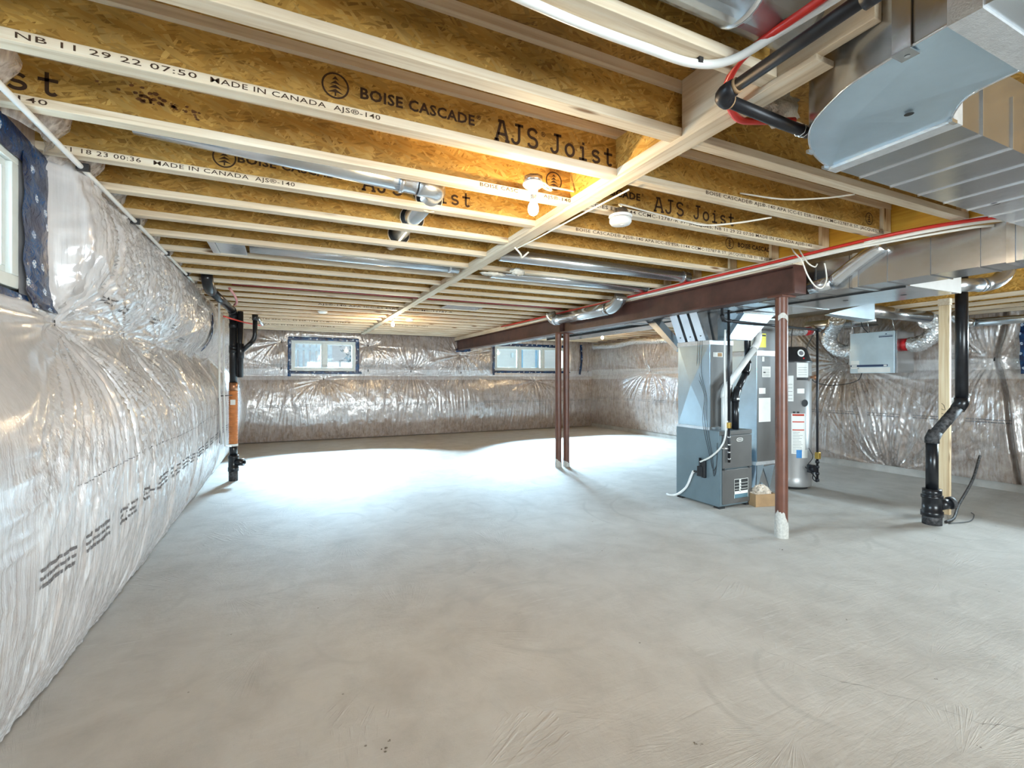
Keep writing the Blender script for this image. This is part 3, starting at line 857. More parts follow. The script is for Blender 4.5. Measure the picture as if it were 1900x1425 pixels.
# rim pieces of loose polythene between the joist ends at the left wall, and insulated rim behind
for k in range(0, 12):
    y0 = JY(k) + .035; y1 = JY(k + 1) - .035
    n = 9; m_ = 7
    X = np.zeros((n, m_, 3))
    for i in range(n):
        for j in range(m_):
            u = i / (n - 1); v = j / (m_ - 1)
            bul = math.sin(math.pi * u) ** .6 * math.sin(math.pi * (0.15 + .7 * v))
            X[i, j] = (-1.02 + .15 * bul + .03 * random.random(), y0 + (y1 - y0) * u, CEIL - .02 + .255 * v)
    grid_mesh('rim_poly', X, M['clear_poly'], wl)
    fb = MB().box(-1.09, -1.03, y0, y1, CEIL, SUB - .005).build('rim_insulation', M['poly_far'], wl)

# pins: short dark slits where the sheet is nailed
pb = MB()
def slit(p, dx, h=.05, wd=.006):
    return MB().add([p + Vector((0, 0, -h / 2)) - dx * wd, p + Vector((0, 0, -h / 2)) + dx * wd, p + Vector((0, 0, h / 2)) + dx * wd * 1.4, p + Vector((0, 0, h / 2)) - dx * wd * .7], [(0, 1, 2, 3)])
for (x, z, *_) in FP[:10]:
    slit(surf_far(x, z) + Vector((0, -.004, 0)), Vector((1, 0, 0)), .07, .010).build('nail_slit', M['dark'], wf)
for (y, z, *_) in LP[:4]:
    slit(surf_left(y, z) + Vector((.006, 0, 0)), Vector((0, 1, 0)), .035, .006).build('nail_slit', M['dark'], wl)
for (y, z, *_) in (RP[0], RP[1], RP[3], RP[4]):
    slit(surf_right(y, z) + Vector((-.006, 0, 0)), Vector((0, -1, 0)), .05, .007).build('nail_slit', M['dark'], wr)

# ------------------------------------------------------------------ blue tape
def tape_strip(parent, pts, wdt, wdir, nrm, name='blue_tape'):
    """crumpled ribbon along pts"""
    P = smooth_path(pts, 10); wdir = Vector(wdir).normalized(); nrm = Vector(nrm).normalized()
    m_ = 6; X = np.zeros((len(P), m_, 3))
    for i, p in enumerate(P):
        for j in range(m_):
            v = j / (m_ - 1) - .5
            X[i, j] = p + wdir * (v * wdt * (1 + .08 * math.sin(i * .9))) + nrm * (.006 + .010 * random.random() * (1 if 0 < j < m_ - 1 else .2))
    return grid_mesh(name, X, M['tape'], parent)

# ------------------------------------------------------------------ windows
def window_unit(name, axis, face, s0, s1, z0, z1, panes, inward, dpth=0.10):
    """axis 'y': in far wall (span x); axis 'x': in a side wall (span y). inward = sign of the inward normal"""
    rt = sroot(name)
    def bx(b, a0, a1, d0, d1, za, zb):
        lo, hi = sorted((face + inward * d0, face + inward * d1))
        if axis == 'y': b.box(a0, a1, lo, hi, za, zb)
        else: b.box(lo, hi, a0, a1, za, zb)
    b = MB(); fw = .055
    bx(b, s0, s1, -dpth, 0, z0, z0 + fw); bx(b, s0, s1, -dpth, 0, z1 - fw, z1)
    bx(b, s0, s0 + fw, -dpth, 0, z0 + fw, z1 - fw); bx(b, s1 - fw, s1, -dpth, 0, z0 + fw, z1 - fw)
    b.build('window_frame', M['vinyl'], rt, .004)
    iw = (s1 - s0 - 2 * fw); mull = .075
    pw = (iw - mull * (panes - 1)) / panes
    for i in range(panes):
        a = s0 + fw + i * (pw + mull); e = a + pw
        if i:
            b = MB(); bx(b, a - mull, a, -dpth, -.005, z0 + fw, z1 - fw); b.build('mullion', M['vinyl'], rt, .004)
        sb = MB(); sw = .032
        bx(sb, a, e, -.075, -.02, z0 + fw, z0 + fw + sw); bx(sb, a, e, -.075, -.02, z1 - fw - sw, z1 - fw)
        bx(sb, a, a + sw, -.075, -.02, z0 + fw + sw, z1 - fw - sw); bx(sb, e - sw, e, -.075, -.02, z0 + fw + sw, z1 - fw - sw)
        so = sb.build('sash', M['vinyl'], rt, .003)
        gb = MB(); bx(gb, a + sw, e - sw, -.052, -.046, z0 + fw + sw, z1 - fw - sw)
        gb.build('pane', M['glass'], so)
    # jamb lining through the foundation
    jb = MB()
    bx(jb, s0, s1, -.32, -dpth, z0 - .0, z0 + .02); bx(jb, s0, s1, -.32, -dpth, z1 - .02, z1)
    bx(jb, s0, s0 + .02, -.32, -dpth, z0 + .02, z1 - .02); bx(jb, s1 - .02, s1, -.32, -dpth, z0 + .02, z1 - .02)
    jb.build('jamb', M['vinyl'], rt)
    return rt
win1 = window_unit('window_1', 'x', -1.03, W1[0], W1[1], W1[2], W1[3], 2, 1)
win2 = window_unit('window_2', 'y', 11.60, W2[0], W2[1], W2[2], W2[3], 2, -1)
win3 = window_unit('window_3', 'y', 11.60, W3[0], W3[1], W3[2], W3[3], 3, -1)
win4 = window_unit('window_4', 'x', 8.05, W4[0], W4[1], W4[2], W4[3], 2, -1)
win5 = window_unit('fill_window', 'y', -3.98, 0.9, 4.3, 0.25, 2.35, 2, 1)  # unseen window, added around the fill opening
# tape round the windows
for wn, (x0, x1, z0, z1) in ((win2, W2), (win3, W3)):
    yf = 11.585
    tape_strip(wn, [(x0 - .06, yf, z1 + .025), ((x0 + x1) / 2, yf, z1 + .03), (x1 + .06, yf, z1 + .025)], .075, (0, 0, 1), (0, -1, 0))
    tape_strip(wn, [(x0 - .06, yf, z0 - .03), ((x0 + x1) / 2, yf, z0 - .035), (x1 + .13, yf, z0 - .03)], .06, (0, 0, 1), (0, -1, 0))
    tape_strip(wn, [(x0 - .03, yf, z1), (x0 - .03, yf, (z0 + z1) / 2), (x0 - .035, yf, z0 - .12)], .07, (1, 0, 0), (0, -1, 0))
    tape_strip(wn, [(x1 + .03, yf, z1), (x1 + .035, yf, (z0 + z1) / 2), (x1 + .03, yf, z0 - .05)], .075, (1, 0, 0), (0, -1, 0))
tape_strip(wf, [(7.62, 11.53, 2.35), (7.62, 11.50, 1.9), (7.57, 11.52, 1.5)], .07, (1, 0, 0), (0, -1, 0))
tape_strip(wf, [(3.86, 11.5, 2.10), (4.05, 11.49, 2.10), (4.25, 11.5, 2.12)], .08, (0, 0, 1), (0, -1, 0))
tape_strip(win1, [(-1.025, 2.855, 2.36), (-1.025, 2.855, 2.05), (-1.02, 2.86, 1.80), (-1.0, 2.88, 1.69)], .235, (0, 1, 0), (1, 0, 0))
tape_strip(win1, [(-1.03, 1.7, 2.385), (-1.03, 2.2, 2.385), (-1.03, 2.96, 2.365)], .12, (0, 0, 1), (1, 0, 0))
tape_strip(win1, [(-1.03, 1.7, 1.725), (-1.03, 2.2, 1.725), (-1.02, 2.76, 1.715)], .05, (0, 0, 1), (1, 0, 0))
tape_strip(wl, [surf_left(7.0, 2.2) + Vector((.02, 0, 0)), surf_left(7.0, 1.9) + Vector((.02, 0, 0)), surf_left(7.0, 1.72) + Vector((.02, 0, 0))], .10, (0, 1, 0), (1, 0, 0))
tape_strip(wl, [surf_left(6.75, 1.15) + Vector((.01, 0, 0)), surf_left(6.76, .9) + Vector((.01, 0, 0)), surf_left(6.75, .6) + Vector((.01, 0, 0))], .06, (0, 1, 0), (1, 0, 0))
tape_strip(wr, [(7.98, 3.11, 2.13), (7.95, 3.10, 1.85), (7.97, 3.12, 1.46)], .085, (0, 1, 0), (-1, 0, 0))
tape_strip(wr, [(7.98, 2.52, 2.13), (7.95, 2.52, 1.85), (7.97, 2.52, 1.44)], .12, (0, 1, 0), (-1, 0, 0))
#@@PART2
# ------------------------------------------------------------------ I-joists
ORD = ['', 'first', 'second', 'third', 'fourth', 'fifth', 'sixth', 'seventh', 'eighth', 'ninth', 'tenth', 'eleventh', 'twelfth', 'thirteenth', 'fourteenth', 'fifteenth', 'sixteenth', 'seventeenth', 'eighteenth', 'nineteenth', 'twentieth', 'twenty-first']
def make_joist(y, x0, x1, label, group, web='osb_web'):
    r = root('floor_joist', ((x0 + x1) / 2, y, CEIL), label, 'joist', group)
    MB().box(x0, x1, y - WEB_F, y + WEB_F, CEIL + .03, SUB - .03).build('web', M[web], r)
    MB().box(x0, x1, y - FL, y + FL, CEIL, CEIL + .038).build('bottom_flange', M['flange'], r, .002)
    MB().box(x0, x1, y - FL, y + FL, SUB - .038, SUB).build('top_flange', M['flange'], r)
    return r
SPECIAL = {
    -1: 'short I-joist with white tubing under it, butting the header near the bent duct',
    0: 'nearest full-length I-joist, unprinted, running under the duct elbow',
    1: 'I-joist printed with tree emblem and large lettering, nearest of the printed ones',
    2: 'I-joist over the bare bulb by the long strapping, large lettering right of the strapping',
    3: 'I-joist just behind the smoke alarm and bulb, tree emblem at its left part',
    4: 'I-joist pierced by the nearer duct hole, behind the bare bulb',
    5: 'I-joist pierced by the farther duct hole, behind the bare bulb',
    6: 'I-joist just in front of the white register boot and pale duct strip',
}
joists = {}
for k in range(-1, 23):
    x1 = 1.534 if k == -1 else 4.03
    lab = SPECIAL.get(k) or '%s I-joist beyond the register boot, counting towards the far wall' % ORD[k - 6]
    joists[k] = make_joist(JY(k), -1.10, x1, lab, 'floor joists over the main room')
for i, k in enumerate(range(11, 23)):
    make_joist(JY(k), 4.03, 8.12, '%s I-joist beyond the steel beam on its right side, counting towards the far wall' % ORD[i + 1], 'floor joists right of the steel beam')

def web_txt(k, s, x0, x1, z, h, mat='ink', bold=.03):
    y = JY(k) - WEB_F
    letters(s, (x0, y, z), (x1, y, z), h, (0, 0, 1), M[mat], joists[k], bold=bold)
def reg(k, x, z, h=.02):
    web_txt(k, '\u00ae', x, x + h, z, h, bold=.01)
def fl_txt(k, s, x0, x1, h=.017, z=CEIL + .011, bold=.006):
    y = JY(k) - FL
    letters(s, (x0, y, z), (x1, y, z), h, (0, 0, 1), M['ink'], joists[k], bold=bold)
# nearest printed joist
tree_logo((.175, 2.545), .052, joists[1], M['ink'], JY(1) - WEB_F)
web_txt(1, 'BOISE CASCADE', .27, .765, 2.520, .044); reg(1, .775, 2.55)
stencil('AJS', .865, 1.095, 2.482, .088, JY(1) - WEB_F, joists[1], M['ink']); reg(1, 1.105, 2.545, .024); stencil('Joist', 1.155, 1.535, 2.482, .088, JY(1) - WEB_F, joists[1], M['ink'])
fl_txt(1, 'TS.  NB 11 29 22 07:50', -.88, -.285, .019)
fl_txt(1, 'MADE IN CANADA  AJS\u00ae-140', -.245, .345, .019)
fl_txt(1, 'BOISE CASCADE\u00ae AJS\u00ae-140 APA ICC-ES ESR-1144 CCMC-12787-R ST. JACQUES, NB', 2.16, 3.93, .020)
tree_logo((3.80, 2.535), .045, joists[1], M['ink'], JY(1) - WEB_F)
web_txt(1, 'BOISE CASCADE\u00ae', 3.88, 4.3, 2.52, .036) if False else None
# joist at the bulb
_r = random.Random(12); _b = MB()
for _i in range(46):
    _x = -.50 + _r.gauss(0, .085); _z = 2.548 + _r.gauss(0, .018) - (_x + .5) * .12; _s = _r.uniform(.003, .011); _y = JY(2) - WEB_F - .0012
    _b.add([(_x + _s * _r.uniform(.6, 1.5) * math.cos(_k * 1.05), _y, _z + _s * _r.uniform(.5, 1) * math.sin(_k * 1.05)) for _k in range(6)], [tuple(range(6))])
_b.build('resin_stain', M['stain'], joists[2])['kind'] = 'stuff'
stencil('st', -.975, -.80, 2.49, .088, JY(2) - WEB_F, joists[2], M['ink'])
fl_txt(2, '140', -.92, -.835, .02)
fl_txt(2, 'BOISE CASC', .955, 1.185, .020)
fl_txt(2, 'AJS\u00ae-140', 1.35, 1.535, .020)
tree_logo((1.435, 2.555), .055, joists[2], M['ink'], JY(2) - WEB_F)
web_txt(2, 'CASCADE', 1.75, 2.085, 2.540, .044); reg(2, 2.095, 2.57)
stencil('AJS', 2.20, 2.47, 2.495, .088, JY(2) - WEB_F, joists[2], M['ink']); reg(2, 2.485, 2.555, .024); stencil('Joist', 2.55, 2.96, 2.495, .088, JY(2) - WEB_F, joists[2], M['ink'])
fl_txt(2, 'ICC-ES ESR-1144 CCMC-12787-R ST. JACQUES, NB 11 29 22 07:50 MADE IN CANADA AJS\u00ae-140', 1.66, 3.80, .022)
# joist behind it
tree_logo((-.295, 2.54), .055, joists[3], M['ink'], JY(3) - WEB_F)
web_txt(3, 'BOISE CASCADE', -.235, .29, 2.527, .040)
stencil('AJS', .40, .64, 2.490, .085, JY(3) - WEB_F, joists[3], M['ink']); stencil('Joist', .70, 1.08, 2.490, .085, JY(3) - WEB_F, joists[3], M['ink'])
fl_txt(3, '01 18 23 00:36   MADE IN CANADA  AJS\u00ae-140', -.94, .04, .021)
fl_txt(3, 'BOISE CASCADE\u00ae AJS\u00ae-140 APA ICC-ES ESR-1144 CCMC-12787-R ST. JACQUES, NB 01 18 23 00:36', 1.86, 4.0, .022)
tree_logo((3.43, 2.54), .050, joists[3], M['ink'], JY(3) - WEB_F)
web_txt(3, 'BOISE CASCADE', 3.53, 3.98, 2.522, .038)
for k, a, e in ((13, .4, 2.4), (18, -.6, 1.1), (20, -.8, .9), (18, 1.7, 2.6)):
    fl_txt(k, 'AJS\u00ae-140 APA ICC-ES ESR-1144 CCMC-12787-R', a, e, .022)

# long strapping board under the joists, in lengths
st = root('strapping_board', (1.58, 6.2, CEIL - .02), 'long pale strapping board nailed across the undersides of the joists', 'strapping')
for i, (a, e) in enumerate(((.965, 2.24), (2.24, 4.9), (4.9, 8.1), (8.1, 11.4))):
    MB().box(1.532 + .003 * (i % 2), 1.624 + .003 * (i % 2), a + .001, e - .001, CEIL - .020, CEIL).build('board_length', M['lumber_y'], st, .0015)
# blocking panels above it
for k in range(0, 22):
    lab = {0: 'OSB blocking panel between the nearest full-length joist and the first printed joist',
           1: 'OSB blocking panel beside the bare bulb above the strapping',
           2: 'OSB blocking panel behind the bare bulb above the strapping'}.get(k) or '%s OSB blocking panel above the strapping, counting on from the bulb' % ORD[k - 1]
    b = root('blocking_panel', (1.56, JY(k) + PITCH / 2, CEIL), lab, 'blocking', 'blocking panels above the strapping')
    MB().box(1.548, 1.566, JY(k) + .006, JY(k + 1) - .006, CEIL + .039, SUB - .039).build('panel', M['osb_block'], b)
    MB().box(1.535, 1.579, JY(k) + FL + .001, JY(k + 1) - FL - .001, CEIL + .001, CEIL + .038).build('bottom_rail', M['lumber_y'], b)

# header where the near joist stops, and its twin plank below
o = root('header', (1.60, .4, CEIL), 'lumber header running towards the camera beside the bent duct', 'header')
MB().box(1.536, 1.571, .80, JY(0) - FL - .001, CEIL, SUB).build('plank', M['lumber_y'], o, .002)
MB().box(1.573, 1.610, 1.00, JY(0) - FL - .001, CEIL + .04, SUB).build('plank', M['lumber_y'], o, .002)
# ------------------------------------------------------------------ steel beam, plate and columns
bm = root('steel_beam', (3.92, 7, 2.10), 'brown primed steel I-beam running to the far wall over the columns', 'beam')
BX = 3.92
b = MB(); b.box(BX - .075, BX + .075, 2.62, 11.62, 2.10, 2.113); b.build('bottom_flange', M['steel'], bm)
MB().box(BX - .0045, BX + .0045, 2.62, 11.62, 2.113, 2.327).build('web', M['steel'], bm)
MB().box(BX - .075, BX + .075, 2.62, 11.62, 2.327, 2.340).build('top_flange', M['steel'], bm)
MB().box(BX - .07, BX - .005, 6.42, 6.43, 2.113, 2.327).build('stiffener', M['steel'], bm)
MB().box(BX - .075, BX + .075, 2.605, 2.62, 2.10, 2.340).build('end_plate', M['steel'], bm)
pl = root('beam_plate', (BX, 7, 2.34), 'pale lumber plate bolted along the top of the steel beam', 'plate')
MB().box(BX - .07, BX + .07, 2.62, 6.4, 2.341, 2.378).build('plank', M['lumber_y'], pl)
MB().box(BX - .07, BX + .07, 6.4, 11.62, 2.341, 2.378).build('plank', M['lumber_y'], pl)
MB().box(BX - .07, BX + .07, 2.62, 11.62, 2.379, CEIL - .001).build('plank', M['lumber_y'], pl)
lv = root('rim_beam', (4.08, 6, CEIL), 'yellow laminated timber closing the joist ends above the steel beam', 'beam')
MB().box(4.032, 4.075, -.5, 11.5, CEIL, SUB - .001).build('lamination', M['lvl'], lv)
MB().box(4.076, 4.118, -.5, 4.9, CEIL, SUB - .001).build('lamination', M['lvl'], lv)
# web stiffeners at the joist ends
for k in range(0, 8):
    MB().box(3.93, 4.025, JY(k) - FL + .001, JY(k) - WEB_F, CEIL + .039, SUB - .039).build('web_stiffener', M['lumber_z'], joists[k])

def column(x, y, r, lab, mort, top=2.10):
    c = root('steel_column', (x, y, 0), lab, 'column')
    MB().lathe([(r, 0.0), (r, top - .014)], (x, y, 0), 28).build('shaft', M['steel_col'], c)
    MB().box(x - .09, x + .09, y - .07, y + .07, top - .014, top - .001).build('cap_plate', M['steel_col'], c)
    n = 28; vs = []; fs = []; rr = r + .003
    hs = [mort * (0.55 + .45 * max(0, math.cos(2 * math.pi * i / n - R(200)))) * random.uniform(.93, 1.07) for i in range(n)]
    for i in range(n):
        a = 2 * math.pi * i / n
        for j in range(5):
            q = rr + random.uniform(0, .0025) if j < 4 else r + .0004
            vs.append((x + q * math.cos(a), y + q * math.sin(a), hs[i] * j / 4))
    for i in range(n):
        for j in range(4):
            i2 = (i + 1) % n
            fs.append((i * 5 + j, i2 * 5 + j, i2 * 5 + j + 1, i * 5 + j + 1))
    MB().add(vs, fs, True).build('mortar_splash', M['mortar'], c)
    return c
c1 = column(3.905, 2.765, .050, 'nearest steel column, brown with white mortar splashed up its foot', .235)
MB().box(3.85, 3.96, 2.70, 2.71, 2.02, 2.06) if False else None
c2 = column(3.845, 6.45, .048, 'left one of the paired steel columns under the beam splice', .13)
c3 = column(3.985, 6.44, .048, 'right one of the paired steel columns under the beam splice', .10)
# pale smear high on the near column
n = 10; vs = []; fs = []
for i in range(n):
    a = R(185 + 14 * i)
    zc = 1.905 + .025 * math.sin(i * .5)
    vs += [(3.905 + .0508 * math.cos(a), 2.765 + .0508 * math.sin(a), zc - .022), (3.905 + .0508 * math.cos(a), 2.765 + .0508 * math.sin(a), zc + .022)]
    if i: fs.append((2 * i - 2, 2 * i, 2 * i + 1, 2 * i - 1))
MB().add(vs, fs, True).build('mortar_smear', M['mortar'], c1)

# stud near the right-hand stack
sd = root('wall_stud', (6.08, 2.525, 0), 'single upright lumber stud behind the right-hand black stack', 'stud')
MB().box(6.062, 6.100, 2.480, 2.570, 0.001, 2.13).build('stud', M['lumber_z'], sd, .002)
MB().box(6.055, 6.105, 2.475, 2.575, 2.131, 2.199).build('packing_block', M['lumber_x'], sd, .002)
# handwriting on the stud
wr_ = [[(0, 0), (.02, .015), (.03, .05)], [(.0, .05), (.02, .06), (.035, .055)], [(0, .09), (.03, .095), (.028, .12), (.004, .115)], [(.002, .145), (.03, .15), (.034, .175), (.01, .18), (.004, .155)], [(.0, .20), (.034, .205)], [(.004, .225), (.03, .235), (.022, .25)]]
hb = MB()
for s_ in wr_:
    hb.tube([(6.0612, 2.545 - q[0], 1.03 - q[1] * 1.15 + .1) for q in s_], .0018, 5)
hb.build('handwriting', M['ink_black'], sd)

# ------------------------------------------------------------------ landing framing at the far right
ld = [(6.47, 'OSB rim joist of the dropped landing at the upper right'), (6.98, 'second landing joist behind the OSB rim at the upper right'), (7.48, 'third landing joist behind the OSB rim at the upper right'), (7.93, 'landing joist nearest the right wall')]
for x, lab in ld:
    r_ = root('landing_joist', (x, 1.5, 2.2), lab, 'joist', 'joists of the dropped landing')
    MB().box(x - .005, x + .005, -1.0, 3.4, 2.23, 2.66).build('web', M['osb_block'], r_)
    MB().box(x - .03, x + .03, -1.0, 3.4, 2.20, 2.238).build('bottom_flange', M['lumber_y'], r_)
o = root('landing_header', (7.2, 3.42, 2.2), 'lumber header closing the landing joists above the ventilator ducts', 'header')
MB().box(6.44, 8.0, 3.402, 3.44, 2.20, 2.66).build('plank', M['lumber_x'], o)
#@@PART3
# ------------------------------------------------------------------ ducts
GV = M['galv']
def rect_run(parent, name, x0, x1, y0, y1, z0, z1, mat, bead_axis='y', step=.28, t=.006):
    """sheet metal box with raised beads across it"""
    MB().box(x0, x1, y0, y1, z0, z1).build(name, mat, parent)
    b = MB()
    if bead_axis == 'y':
        q = y0 + step
        while q < y1 - .05:
            b.box(x0 - t, x1 + t, q - .004, q + .004, z0 - t, z1); q += step
    else:
        q = x0 + step
        while q < x1 - .05:
            b.box(q - .004, q + .004, y0 - t, y1 + t, z0 - t, z1); q += step
    if b.v: b.build('bead', mat, parent)

ZT = 2.12
tr = root('supply_duct', (4.28, 5, ZT), 'long galvanised supply trunk duct running along the right side of the steel beam', 'duct')
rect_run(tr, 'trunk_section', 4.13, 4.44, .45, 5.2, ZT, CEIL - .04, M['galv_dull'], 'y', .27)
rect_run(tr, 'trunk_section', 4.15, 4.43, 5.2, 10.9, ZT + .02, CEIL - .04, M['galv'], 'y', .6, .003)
MB().box(4.122, 4.448, 2.27, 2.31, ZT - .008, CEIL - .035).build('drive_cleat', M['galv_bright'], tr)
MB().box(4.122, 4.448, 1.36, 1.40, ZT - .008, CEIL - .035).build('drive_cleat', M['galv_bright'], tr)
rt_ = root('return_duct', (4.85, 4, ZT), 'wide galvanised return trunk duct beside the supply trunk, shiny underneath', 'duct')
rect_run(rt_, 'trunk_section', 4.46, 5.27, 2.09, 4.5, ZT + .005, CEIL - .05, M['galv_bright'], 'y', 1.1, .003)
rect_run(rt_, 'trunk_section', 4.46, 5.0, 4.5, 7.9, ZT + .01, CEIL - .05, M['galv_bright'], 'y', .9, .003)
MB().box(4.455, 5.275, 2.078, 2.089, ZT, CEIL - .045).build('end_cap', M['white_plastic'], rt_)
MB().box(5.272, 5.30, 2.085, 2.27, ZT + .005, ZT + .19).build('end_collar', M['white_plastic'], rt_, .004)
MB().box(4.452, 4.459, 2.1, 7.9, ZT - .012, ZT + .02).build('seam', M['dark'], rt_)
MB().disc((4.95, 2.35, ZT + .004), .022, (0, 0, -1)).build('test_hole', M['dark'], rt_)
MB().disc((4.80, 2.75, ZT + .004), .022, (0, 0, -1)).build('test_hole', M['dark'], rt_)
wp = root('side_branch_duct', (5.5, 2.1, 2.2), 'round galvanised branch with an elbow leaving the white-capped duct end above the black stack', 'duct')
MB().tube([(5.30, 2.17, 2.205), (5.62, 2.06, 2.22)], .060, 20).build('round_duct', M['galv'], wp)
MB().tube([(5.575, 2.075, 2.218), (5.60, 2.067, 2.219)], .063, 20).build('joint_band', M['galv_bright'], wp)
MB().tube(arc((5.62, 2.06, 2.22), (5.80, 2.0, 2.235), (5.86, 1.98, 2.38), 6), .062, 20).build('elbow', M['galv'], wp)

# ---- big bent duct near the camera
ed = root('bent_duct', (1.9, .9, 2.3), 'large galvanised rectangular duct with a rounded elbow in the upper right', 'duct')
ZB, ZH = 2.30, 2.60
XL, XR, YF, YN = 1.545, 2.03, 1.285, .865
RO = .47
n = 14
def chaikin(p, k=2):
    for _ in range(k):
        o_ = [p[0]]
        for a_, b_ in zip(p[:-1], p[1:]):
            o_ += [(a_[0] * .75 + b_[0] * .25, a_[1] * .75 + b_[1] * .25), (a_[0] * .25 + b_[0] * .75, a_[1] * .25 + b_[1] * .75)]
        p = o_ + [p[-1]]
    return p
outer = chaikin([(1.552, .62), (1.563, .75), (1.577, .83), (1.587, .887), (1.614, .946), (1.656, 1.018), (1.704, 1.085), (1.77, 1.145), (1.86, 1.20), (1.953, 1.242), (2.046, 1.272), (2.14, 1.288)], 1)
inner = chaikin([(2.16, .87), (2.12, .862), (2.072, .832), (2.01, .785), (1.985, .72), (1.975, .62)], 1)
YF, YN, XL, XR = 1.288, .87, 1.552, 1.975
poly = outer + inner
nn = len(poly)
MB().add([(x, y, ZB) for x, y in poly] + [(1.80, 1.02, ZB - .012)], [(k, (k + 1) % nn, nn) for k in range(nn)]).build('elbow_bottom', M['galv_daylit'], ed)
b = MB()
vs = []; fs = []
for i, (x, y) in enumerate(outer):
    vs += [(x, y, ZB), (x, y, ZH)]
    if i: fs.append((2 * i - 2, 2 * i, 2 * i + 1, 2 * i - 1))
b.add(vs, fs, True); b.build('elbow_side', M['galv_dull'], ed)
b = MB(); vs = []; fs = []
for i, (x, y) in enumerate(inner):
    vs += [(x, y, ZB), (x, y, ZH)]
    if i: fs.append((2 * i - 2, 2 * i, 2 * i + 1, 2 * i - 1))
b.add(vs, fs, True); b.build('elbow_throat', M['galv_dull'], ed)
MB().tube([(x, y, ZB) for x, y in outer], .004, 8).build('seam', M['galv_bright'], ed)
MB().tube([(x, y, ZB) for x, y in inner], .004, 8).build('seam', M['galv_bright'], ed)
MB().disc((1.93, .90, ZB - .0125), .014, (0, 0, -1)).build('test_hole', M['dark'], ed)
# straight lengths
MB().box(XL - .005, XR + .005, -2.6, .60, ZB - .004, ZH).build('straight_section', M['galv'], ed)
MB().box(XL - .012, XR + .012, .565, .635, ZB - .012, ZH).build('joint_band', M['foiltape'], ed)
b = MB().box(2.15, 4.128, YN, YF, ZB - .004, ZH - .02); b.build('straight_section', M['galv_dull'], ed)
MB().box(2.13, 2.19, YN - .012, YF + .008, ZB - .012, ZH - .01).build('joint_band', M['foiltape'], ed)
for i in range(7):
    x = 2.36 + i * .245
    MB().box(x - .003, x + .003, YN - .006, YF + .004, ZB - .0095, ZB + .2).build('bead', M['galv_bright'], ed)
MB().disc((3.35, 1.18, ZB - .006), .02, (0, 0, -1)).build('test_hole', M['dark'], ed)
# hanger strap
MB().box(XL - .001, XL + .004, .72, .765, ZB - .005, ZH + .05).build('hanger_strap', M['galv_dull'], ed)
MB().box(XL - .009, XL + .05, .72, .765, ZB - .010, ZB - .006).build('hanger_strap', M['galv_dull'], ed)
MB().disc((XL + .03, .742, ZB - .0115), .007, (0, 0, -1), 10).build('screw', M['galv_bright'], ed)
for (x, y) in ((1.90, 1.222), (2.10, 1.285), (2.13, .862)):
    MB().box(x - .018, x + .018, y - .006, y + .006, ZB - .016, ZB - .004).build('drive_clip', M['galv_bright'], ed)
# foil-covered mass beyond the header
fd = root('silver_round_duct', (1.0, .85, 2.54), 'silver round duct running in the joist bay above the white tubing', 'duct')
MB().tube([(-1.0, .985, 2.54), (1.44, .985, 2.54)], .105, 28).build('pipe', M['galv'], fd)
MB().tube([(1.20, .985, 2.54), (1.23, .985, 2.54)], .108, 28).build('joint_band', M['galv_bright'], fd)
MB().tube([(1.441, .985, 2.54), (1.50, .985, 2.54)], .07, 28).build('end_cap', M['galv_dull'], fd)

# mineral wool tufts
def tuft(cx, cy, cz, sx, sy, sz, lab, seed=1):
    rnd = random.Random(seed)
    b = MB(); nu, nv = 22, 14; vs = []; fs = []
    for i in range(nv + 1):
        for j in range(nu):
            a = 2 * math.pi * j / nu; t = math.pi * i / nv
            k = .6 + .55 * rnd.random()
            vs.append((cx + sx * k * math.sin(t) * math.cos(a), cy + sy * k * math.sin(t) * math.sin(a), cz + sz * k * math.cos(t)))
    for i in range(nv):
        for j in range(nu):
            j2 = (j + 1) % nu
            fs.append((i * nu + j, i * nu + j2, (i + 1) * nu + j2, (i + 1) * nu + j))
    b.add(vs, fs, True)
    o = b.build('wool_tuft', M['wool']); tag(o, lab, 'insulation')
tuft(1.93, 1.37, 2.545, .11, .05, .08, 'tuft of pale mineral wool stuffed beside the duct elbow', 3)
tuft(1.99, 4.10, 2.40, .075, .06, .035, 'torn pale wool hanging from the joist by the strapping, larger piece', 5)
tuft(1.81, 4.28, 2.400, .13, .05, .020, 'ragged strip of pale wool close against the strapping board', 8)

# ---- ducts in the joist bays
def bay_duct(x0, x1, y, r, lab, z=None, rise=0.0):
    z = z or CEIL + r + .005
    d = root('bay_duct', ((x0 + x1) / 2, y, z), lab, 'duct')
    MB().tube([(x0, y, z + rise), (x1, y, z)], r, 22).build('pipe', M['galv'], d)
    MB().tube([(x1 - .10, y, z), (x1 - .075, y, z)], r + .003, 22).build('joint_band', M['galv_bright'], d)
    return d, z
d1, z1 = bay_duct(-.62, .66, 2.66, .060, 'round galvanised duct in the joist bay left of the bulb', z=2.478, rise=.062)
MB().tube(arc((.66, 2.66, 2.475), (.80, 2.66, 2.48), (.80, 2.80, 2.50), 6), .062, 22).build('elbow', M['galv'], d1)
MB().tube([(.80, 2.80, 2.50), (.80, 4.10, 2.53)], .060, 22).build('pipe', M['galv'], d1)
for k in (3, 4, 5):
    zz = 2.50 + .03 * (JY(k) - 2.8) / 1.3
    MB().tube([(.80, JY(k) - .0075, zz), (.80, JY(k) + .0075, zz)], .088, 24).build('hole_cut', M['lumber_x'], d1)
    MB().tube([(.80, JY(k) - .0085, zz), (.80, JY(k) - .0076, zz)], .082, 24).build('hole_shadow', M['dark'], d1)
d2, z2 = bay_duct(-.27, 1.50, 4.40, .055, 'pale round duct from the white register boot to the strapping', z=2.455)
